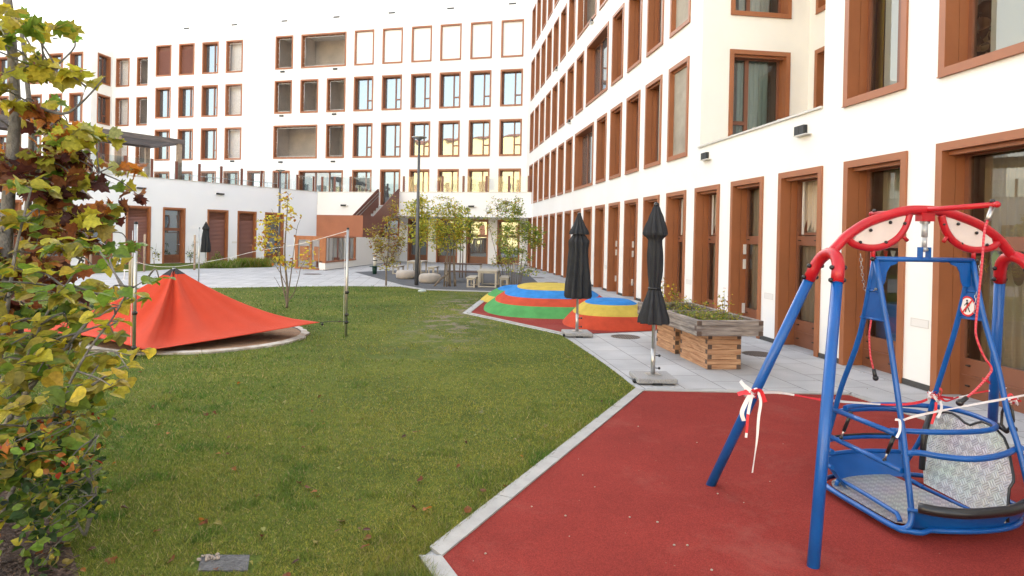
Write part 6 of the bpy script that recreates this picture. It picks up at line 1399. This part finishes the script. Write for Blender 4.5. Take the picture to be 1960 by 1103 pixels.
# bark mulch under the shrubs
q = random.Random(3); mbm = MB()
bed = [tuple(p[:2]) for p in (G(-200, 900), G(-60, 880), G(40, 965), G(95, 1000), G(135, 1050), G(150, 1103), G(160, 1200), G(-200, 1200))]
mbm.poly([(p[0], p[1], .012) for p in reversed(bed)])
def inpoly(x, y, P):
    c = False; j = len(P) - 1
    for i in range(len(P)):
        if (P[i][1] > y) != (P[j][1] > y) and x < (P[j][0] - P[i][0]) * (y - P[i][1]) / (P[j][1] - P[i][1]) + P[i][0]: c = not c
        j = i
    return c
M['mulch'] = mat('bark_mulch', (.05, .028, .02), .95, var=(60, .7, (.11, .07, .05)), bump=(90, 1.0))
bx0, bx1 = min(p[0] for p in bed), max(p[0] for p in bed); by0, by1 = min(p[1] for p in bed), max(p[1] for p in bed); cnt = 0
while cnt < 2600:
    x, y = q.uniform(max(bx0, -4.2), bx1), q.uniform(by0, by1)
    if not inpoly(x, y, bed): 
        cnt += .2; continue
    cnt += 1; a = q.uniform(0, PI); l, w_ = q.uniform(.012, .035), q.uniform(.004, .010); d = Vector((math.cos(a), math.sin(a), q.uniform(-.4, .4))) * l; n_ = Vector((-math.sin(a), math.cos(a), q.uniform(-.3, .3))) * w_; c = Vector((x, y, .016 + q.random() * .015))
    mbm.add([c - d - n_, c + d - n_, c + d + n_, c - d + n_], [(0, 1, 2, 3)])
tag(mbm.build('bark_mulch', M['mulch']), 'dark bark mulch under the left foreground shrubs', 'mulch', None, 'stuff')

# ---- slender young trees in the middle distance
def youngtree(name, label, base, stems, blobs, n_leaf, size, mix, seed, group=None, bark='barkpale', stake=None, cat='tree'):
    """stems: list of (list of points relative to the base, r0, r1); blobs: (centre rel. base, radii, share)"""
    q = random.Random(seed); t = thing(name, label, cat, base, 0, group); tk = MB()
    for P, a, b in stems: limb(tk, [Vector(p) for p in P], a, b, 8)
    tk.build('trunk', M[bark], t)
    allp = [p for P, _, _ in stems for p in smooth([Vector(p) for p in P], 5) if p.z > .5] or [Vector((0, 0, 1))]
    Lv = Leaves(); tw = MB(); tot = sum(b[2] for b in blobs)
    for c, r_, sh in blobs:
        c = Vector(c); m_ = mix if len(blobs[0]) < 4 else mix; n = int(n_leaf * sh / tot); k = max(3, n // 16)
        for j in range(k):
            d = Vector((q.gauss(0, 1), q.gauss(0, 1), q.gauss(0, 1))).normalized() * q.random() ** .4; p = c + Vector((d.x * r_[0], d.y * r_[1], d.z * r_[2]))
            low = [a for a in allp if a.z < p.z + .05] or allp; a = min(low, key=lambda a: (a - p).length)
            tw.tube([a, a.lerp(p, .5) + Vector((0, 0, (p - a).length * .08)), p], [.008, .005, .002], 4)
            for i in range(n // k):
                s_ = q.random(); e = a.lerp(p, .35 + .75 * s_) + Vector((q.gauss(0, .07), q.gauss(0, .07), q.gauss(0, .06))); Lv.add(TINY if size < .09 else OVAL, e, size * q.uniform(.6, 1.25), pick(mix, q), Vector((q.gauss(0, .9), q.gauss(0, .9), 1)), q)
    tw.build('twigs', M[bark], t); Lv.build('crown', t); return t
def rel(px, py, base): v = at(px, py, base.y) - base; return (v.x, v.y, v.z)
b = G(549, 590); b.z = 0
youngtree('young_maple', 'young multi stemmed maple with sparse yellow leaves on the lawn', b,
    [([(0, 0, 0), (0, 0, .5), rel(545, 490, b), rel(548, 430, b), rel(552, 372, b)], .035, .005), ([(0, 0, .1), rel(540, 540, b), rel(535, 500, b), rel(528, 430, b), rel(520, 400, b)], .022, .004), ([(0, 0, .2), rel(555, 540, b), rel(560, 500, b), rel(568, 440, b), rel(575, 420, b)], .018, .003), ([(.02, 0, .15), rel(563, 560, b), rel(572, 530, b), rel(577, 510, b), rel(595, 490, b)], .014, .003), ([(0, 0, .4), rel(538, 552, b), rel(528, 535, b), rel(524, 530, b)], .009, .003), ([(0, 0, .5), rel(535, 520, b), rel(515, 490, b), rel(500, 470, b)], .01, .003)],
    [(rel(535, 400, b), (.35, .35, .3), 1.2), (rel(520, 430, b), (.4, .4, .35), 2.2), (rel(515, 470, b), (.35, .4, .3), 2.2), (rel(535, 480, b), (.3, .3, .3), 1.4), (rel(570, 430, b), (.35, .35, .3), .7), (rel(590, 490, b), (.25, .3, .25), .8), (rel(550, 380, b), (.15, .2, .2), .5), (rel(500, 440, b), (.2, .3, .3), .7), (rel(555, 505, b), (.3, .3, .2), .7)], 560, .09, [('y', 5), ('or_', 1.6), ('ly', 3)], 51)
b = G(739, 547); b.z = 0
youngtree('young_tree', 'young tree turning rusty below and olive above, left of the round seats', b,
    [([(0, 0, 0), (0, 0, .7), rel(743, 480, b), rel(748, 420, b), rel(760, 390, b)], .035, .006), ([(0, 0, .6), rel(730, 480, b), rel(722, 440, b), rel(712, 430, b)], .015, .004), ([(0, 0, .6), rel(752, 490, b), rel(765, 460, b), rel(778, 440, b)], .015, .004)],
    [(rel(742, 500, b), (.45, .4, .35), 1.6), (rel(735, 465, b), (.6, .5, .5), 3), (rel(755, 430, b), (.45, .5, .5), 2), (rel(760, 395, b), (.3, .3, .35), .8), (rel(718, 445, b), (.35, .4, .3), .8), (rel(770, 470, b), (.35, .4, .35), .9)], 1900, .085, [('ol', 3), ('ly', 2), ('yg', 2), ('br', 2.5), ('or_', 1.2)], 53, 'young trees on the dark paving')
b = Vector((at(803, 520, 27).x, 27, 0))
youngtree('young_tree', 'young yellow green tree directly behind the near lamp post', b, [([(0, 0, 0), (0, 0, 1.2), rel(806, 440, b), rel(800, 390, b)], .04, .008)],
    [(rel(805, 430, b), (.7, .6, .6), 3), (rel(790, 400, b), (.6, .5, .4), 1.5), (rel(815, 400, b), (.6, .5, .5), 2), (rel(800, 455, b), (.6, .5, .4), 1.4), (rel(805, 378, b), (.3, .3, .2), .5)], 2000, .10, [('ly', 5), ('lg', 3), ('y', 2), ('yg', 1)], 57, 'young trees on the dark paving')
b = G(855, 549); b.z = 0
youngtree('multi_stemmed_tree', 'bamboo like multi stemmed tree with dense yellow green crown', b,
    [([(dx, dy, 0), (dx * .8, dy, .8), (dx * .5 + k * .02, dy, 1.6), rel(px, py, b)], .03, .006) for k, (dx, dy, px, py) in enumerate(((0, 0, 848, 400), (.12, .1, 858, 395), (-.1, .1, 838, 410), (.25, .3, 870, 400), (.3, .2, 880, 420), (.05, .3, 855, 380)))] + [([(-.45, 0, .0), (-.2, 0, .28), (.05, 0, .45)], .03, .03)],
    [(rel(858, 435, b), (.75, .6, .5), 3.4), (rel(855, 395, b), (.6, .5, .4), 2.2), (rel(835, 430, b), (.5, .5, .5), 1.6), (rel(880, 450, b), (.45, .5, .4), 1.6), (rel(825, 455, b), (.3, .3, .25), .7), (rel(850, 470, b), (.55, .4, .25), 1.2), (rel(885, 420, b), (.3, .4, .4), .8)], 3500, .085, [('ly', 4), ('lg', 4), ('y', 2.2), ('or_', .5)], 59, 'young trees on the dark paving')
b = Vector((at(885, 520, 28).x, 28, 0))
youngtree('young_tree', 'thin stemmed grey green tree behind the dark topped table', b, [([(0, 0, 0), (0, 0, 1.5), rel(884, 400, b)], .03, .006), ([(.15, 0, 0), (.15, 0, 1.5), rel(890, 400, b)], .028, .006), ([(-.12, 0, 0), (-.1, 0, 1.5), rel(878, 410, b)], .028, .006)],
    [(rel(890, 420, b), (.7, .5, .6), 2), (rel(905, 440, b), (.6, .5, .5), 1.6), (rel(880, 460, b), (.6, .5, .4), 1)], 1300, .10, [('pale', 2), ('lg', 4), ('ly', 2)], 61, 'young trees on the dark paving')
b = G(985, 550); b.z = 0
youngtree('tall_shrub', 'tall upright green shrub with many bare lower stems', b, [([(dx, dy, 0), (dx * 1.6, dy, .7), rel(px, py, b)], .016, .004) for dx, dy, px, py in ((-.15, 0, 972, 440), (-.05, .1, 980, 400), (.05, .05, 992, 380), (.12, 0, 1010, 440), (.2, .1, 1025, 450), (0, -.05, 985, 420), (-.1, .2, 965, 470), (.15, .2, 1000, 430))],
    [(rel(985, 430, b), (.5, .5, .6), 2.4), (rel(992, 395, b), (.25, .3, .4), 1), (rel(1012, 445, b), (.55, .5, .45), 2.6), (rel(1030, 460, b), (.3, .4, .3), 1), (rel(965, 460, b), (.35, .4, .5), 1.3), (rel(990, 485, b), (.6, .5, .4), 1.6), (rel(1000, 520, b), (.6, .5, .2), .4), (rel(1025, 520, b), (.35, .3, .15), .2)], 3600, .085, [('lg', 5), ('g', 3), ('ly', 2), ('or_', .4)], 63, None, 'barkpale', None, 'shrub')
b = Vector((at(960, 535, 26.5).x, 26.5, 0))
youngtree('tall_shrub', 'sparse arching shrub with thin leaves left of the tall green shrub', b, [([(0, 0, 0), rel(950, 490, b), rel(938, 440, b), rel(930, 400, b)], .016, .004), ([(.1, 0, 0), rel(955, 470, b), rel(952, 400, b)], .016, .004), ([(.25, .1, 0), rel(965, 470, b), rel(970, 390, b)], .016, .004), ([(.3, 0, 0), rel(972, 480, b), rel(968, 440, b)], .014, .004)],
    [(rel(952, 395, b), (.5, .5, .4), 1.6), (rel(970, 400, b), (.4, .4, .5), 1.6), (rel(965, 450, b), (.5, .5, .5), 1.6), (rel(962, 500, b), (.5, .4, .35), 1.2), (rel(935, 430, b), (.25, .3, .4), .4)], 1500, .085, [('ly', 2), ('ol', 2), ('lg', 4), ('or_', 1)], 65, None, 'barkpale', None, 'shrub')
# planting along the low wing
for i, (px, py, h_, n, mx_, lb) in enumerate(((225, 512, 1.3, 90, MIXG, 'thin green shrub between the first blinds and the doors'), (262, 509, 1.2, 60, MIXH, 'small climbing shrub right of the first brown blind'), (295, 507, 1.1, 50, MIXG, 'wiry dark shrub left of the glazed door'), (365, 505, 1.2, 90, MIXG, 'loose green shrub right of the glazed door'), (415, 505, .6, 140, [('pale', 3), ('g', 3), ('ol', 2)], 'low grey green clump before the middle blinds'))):
    b = G(px, py); youngtree('small_shrub', lb, b, [([(0, 0, 0), (.05, 0, h_ * .5), (.1, 0, h_)], .012, .003), ([(0, 0, 0), (-.1, 0, h_ * .5), (-.15, 0, h_ * .8)], .01, .003)], [((0, 0, h_ * .35), (.35, .3, h_ * .3), 2), ((.05, 0, h_ * .75), (.25, .25, h_ * .3), 1)], n, .1, mx_, 70 + i, 'small shrubs in the planted strip', 'barkpale', None, 'shrub')
def grassclump(name, label, px0, px1, py, h_, n, cols, seed, kind=None):
    q = random.Random(seed); Lv = Leaves(); a, b = G(px0, py), G(px1, py); c = (a + b) / 2
    for i in range(n):
        p = a.lerp(b, q.random()) + Vector((q.gauss(0, .15), q.uniform(-.5, .5), 0)) - c; l = h_ * q.uniform(.5, 1.1); d = Vector((q.gauss(0, .35), q.gauss(0, .35), 1)).normalized(); s_ = Vector((q.uniform(-1, 1), q.uniform(-1, 1), 0)).normalized() * .014
        o = len(Lv.v); Lv.v += [p - s_, p + s_, p + d * l * .6 + s_ * .7, p + d * l + Vector((d.x, d.y, -.2)) * l * .2]; Lv.f.append((o, o + 1, o + 2, o + 3)); Lv.c.append(pick(cols, q))
    o = Lv.build(name, None, c); return tag(o, label, 'ornamental grass', 'grass tufts in the planted strip')
grassclump('grass_tuft', 'long grass tuft in front of the last brown blind', 455, 512, 511, .55, 1500, [('ol', 3), ('g', 3), ('pale', 1)], 81)
grassclump('grass_tuft', 'paler grass tuft near the distant parasol', 398, 450, 513, .45, 1100, [('pale', 2), ('g', 3)], 82)
# herbs in the planter
def herbs(label, s0, s1, n, h_, mix, seed):
    q = random.Random(seed); Lv = Leaves(); tw = MB(); c = frontplane((s0 + s1) / 2, 2.02, .62)
    for i in range(n):
        s_, t_ = q.uniform(s0, s1), q.uniform(1.66, 2.38); p = frontplane(s_, t_, .64) - c; hh = h_ * q.uniform(.3, 1.1); e = p + Vector((q.gauss(0, .07), q.gauss(0, .07), hh)); tw.tube([p, p.lerp(e, .5) + Vector((q.gauss(0, .015), 0, 0)), e], [.0022, .0018, .0012], 4)
        for k in range(7): Lv.add(TINY if k % 3 else OVAL, p.lerp(e, q.uniform(.15, 1.05)) + Vector((q.gauss(0, .018), q.gauss(0, .018), 0)), q.uniform(.02, .055), pick(mix, q), None, q)
    t = thing('herb_bed', label, 'plants', c); tw.build('stems', M['barkpale'], t); Lv.build('leaves', t)
herbs('tangle of green and dry herbs in the near half of the planter', -2.75, -1.72, 190, .13, [('g', 4), ('yg', 3), ('ol', 2), ('pale', 2), ('y', .6)], 91)
herbs('taller yellowing herbs in the far half of the planter', -1.5, -.62, 90, .22, [('g', 3), ('yg', 3), ('y', 1.5), ('ol', 2)], 92)
for (s_, t_, h_, lb, sd) in ((-2.1, 1.72, .42, 'dry orange flowered stalk rising from the near planter half', 93), (-.95, 2.3, .62, 'tall thin dry stalk behind the near parasol', 94), (-.75, 2.0, .4, 'yellow leaved stalk at the planter far end', 95)):
    b = frontplane(s_, t_, .64); q = random.Random(sd); t = thing('tomato_plant', lb, 'plant', b, 0, 'dry stalks in the planter'); tw = MB(); Lv = Leaves()
    for k in range(5):
        e = Vector((q.gauss(0, .11), q.gauss(0, .08), h_ * q.uniform(.6, 1))); tw.tube([(0, 0, 0), e * .5 + Vector((.02, 0, .02)), e], [.004, .003, .0015], 5)
        for j in range(14): Lv.add(HAZEL, e * q.uniform(.4, 1.05) + Vector((q.gauss(0, .03), q.gauss(0, .03), q.gauss(0, .02))), q.uniform(.02, .045), pick([('or_', 2), ('y', 2), ('ol', 3), ('yg', 2)], q), None, q)
    tw.build('stem', M['barkpale'], t); Lv.build('foliage', t)

# ---- lawn: individual blades, denser near the camera, and what lies on it
rng = np.random.default_rng(4)
lp = np.array(lawn)
def inside(x, y, P):
    c = np.zeros(len(x), bool); j = len(P) - 1
    for i in range(len(P)):
        yi, yj = P[i][1], P[j][1]; xi, xj = P[i][0], P[j][0]
        if yi != yj: c ^= ((yi > y) != (yj > y)) & (x < (xj - xi) * (y - yi) / (yj - yi) + xi)
        j = i
    return c
def blades(n, y0, y1, h0, w0, seed):
    r_ = np.random.default_rng(seed)
    # uniform over the visible wedge, weighted towards the camera
    u = r_.random(n); Y = 1 / (1 / y0 + (1 / y1 - 1 / y0) * u); X = (r_.random(n) * 1.45 - 1.22) * Y
    ok = inside(X, Y, lawn) & ~(((X + 5.25) ** 2 + (Y - 10.95) ** 2) < 1.76 ** 2) & ~inside(X, Y, bed) & ~((X > -1.70) & (X < -1.34) & (Y > 3.385) & (Y < 3.57)); X, Y = X[ok], Y[ok]
    return X, Y, r_
Xs, Ys, Hs, Ws, Cs = [], [], [], [], []
def vn(x, y, s, seed):                      # smooth value noise
    r_ = np.random.default_rng(seed); T = r_.random((64, 64)); gx, gy = x * s, y * s; ix, iy = np.floor(gx).astype(int), np.floor(gy).astype(int); fx, fy = gx - ix, gy - iy; fx = fx * fx * (3 - 2 * fx); fy = fy * fy * (3 - 2 * fy)
    g = lambda a, b: T[a % 64, b % 64]
    return (g(ix, iy) * (1 - fx) + g(ix + 1, iy) * fx) * (1 - fy) + (g(ix, iy + 1) * (1 - fx) + g(ix + 1, iy + 1) * fx) * fy
for n, y0, y1, seed in ((430000, 2.9, 24, 6),):
    X, Y, r_ = blades(n, y0, y1, 0, 0, seed)
    thin = vn(X, Y, .9, 1) * .5 + vn(X, Y, 3.1, 2) * .5; lush = np.clip((-X - Y * .12 - .3) * .5, 0, 1) * .75 + vn(X, Y, .35, 3) * .45
    edge = np.clip(1 - np.abs(X - (A_.x + (Y - A_.y) * (B_.x - A_.x) / (B_.y - A_.y))) / .5, 0, 1) * (Y < 8)
    worn = (np.abs(X + 1.15 + .3 * np.sin(Y * .7)) < .45 + 1.0 * vn(X, Y, .8, 9)) & (Y > 9.3) & (vn(X, Y * .7, 2.6, 12) * .6 + vn(X, Y, 6.5, 13) * .4 < .56); keep = ~worn | (r_.random(len(X)) < .16); X, Y, thin, lush, edge = X[keep], Y[keep], thin[keep], lush[keep], edge[keep]
    h = (.008 + .010 * lush + .007 * thin + .024 * edge + .012 * (vn(X, Y, 4.5, 21) > .8)) * (.6 + .8 * r_.random(len(X))); long_ = (r_.random(len(X)) < .004 * (1 + 6 * (X < -1.6) * (Y < 4.6))); h[long_] *= 3.4; h *= (1 + Y * .02)
    w_ = .0016 * np.maximum(1, Y / 3.2) * (.6 + .8 * r_.random(len(X)))
    t = np.clip(lush * .95 - .18 + edge * .5 + (r_.random(len(X)) - .5) * .5 - (thin - .5) * .7 + .35 * (vn(X, Y, 4.5, 21) > .8), 0, 1)[:, None]
    c = (1 - t) * np.array([.30, .275, .045]) + t * np.array([.062, .15, .014]); dry = r_.random(len(X)) < .13; c[dry] = np.array([.36, .29, .13]); c *= (.5 + .95 * r_.random(len(X)))[:, None]
    a = r_.random(len(X)) * 2 * PI; lean = r_.random(len(X)) * 1.6; la = r_.random(len(X)) * 2 * PI
    N_ = len(X); V = np.empty((N_, 3, 3), np.float32)
    V[:, 0] = np.stack([X - np.cos(a) * w_, Y - np.sin(a) * w_, np.full(N_, .004)], 1); V[:, 1] = np.stack([X + np.cos(a) * w_, Y + np.sin(a) * w_, np.full(N_, .004)], 1)
    V[:, 2] = np.stack([X + np.cos(la) * lean * h, Y + np.sin(la) * lean * h, .004 + h], 1)
    me = bpy.data.meshes.new('grass'); me.vertices.add(3 * N_); me.vertices.foreach_set('co', V.ravel()); me.loops.add(3 * N_); me.loops.foreach_set('vertex_index', np.arange(3 * N_, dtype=np.int32))
    me.polygons.add(N_); me.polygons.foreach_set('loop_start', np.arange(0, 3 * N_, 3, dtype=np.int32)); me.polygons.foreach_set('loop_total', np.full(N_, 3, dtype=np.int32)); me.update(calc_edges=True)
    at_ = me.color_attributes.new('col', 'FLOAT_COLOR', 'POINT'); cc = np.ones((N_, 3, 4), np.float32); cc[:, :, :3] = c[:, None, :]; at_.data.foreach_set('color', cc.ravel())
    gm = leafmat('grass_blade', .6, .3); me.materials.append(gm); tag(link('grass', me), 'short mown grass blades of the courtyard lawn', 'grass', None, 'stuff')
# fallen leaves
q = random.Random(77); Lv = Leaves(); n = 0
while n < 230:
    Y = 1 / (1 / 3.3 + (1 / 16 - 1 / 3.3) * q.random()); X = (-.84 + 1.0 * q.random() ** 1.7) * Y
    if not inpoly(X, Y, lawn): continue
    Lv.add([MAPLE, HAZEL, OVAL][n % 3], Vector((X, Y, .02 + q.random() * .012)), q.uniform(.02, .055), pick([('br', 4), ('or_', 2), ('pale', 2), ('db', 2), ('ol', 1)], q), Vector((q.gauss(0, .3), q.gauss(0, .3), 1)), q); n += 1
tag(Lv.build('fallen_leaves', None), 'brown and orange fallen leaves strewn over the lawn', 'fallen leaves', None, 'stuff')
mb = MB()
for i in range(46):
    x, y = G(q.uniform(900, 1500), q.uniform(780, 1100)).to_tuple()[:2] if i % 2 else G(q.uniform(1250, 1750), q.uniform(660, 750)).to_tuple()[:2]
    mb.ball((x, y, .013), q.uniform(.003, .009), 0, 6, .6)
for i in range(150):                                       # litter gathered along the foot of the wing
    s_ = q.uniform(-5, 8); p = WA(s_, -abs(q.gauss(0, .12)) - .02, .008); mb.ball(p, q.uniform(.003, .009), 0, 6, .5)
tag(mb.build('grit', mat('pale_grit', (.38, .33, .27), .9)), 'loose grit and tiny stones on the paving and red rubber', 'grit', None, 'stuff')
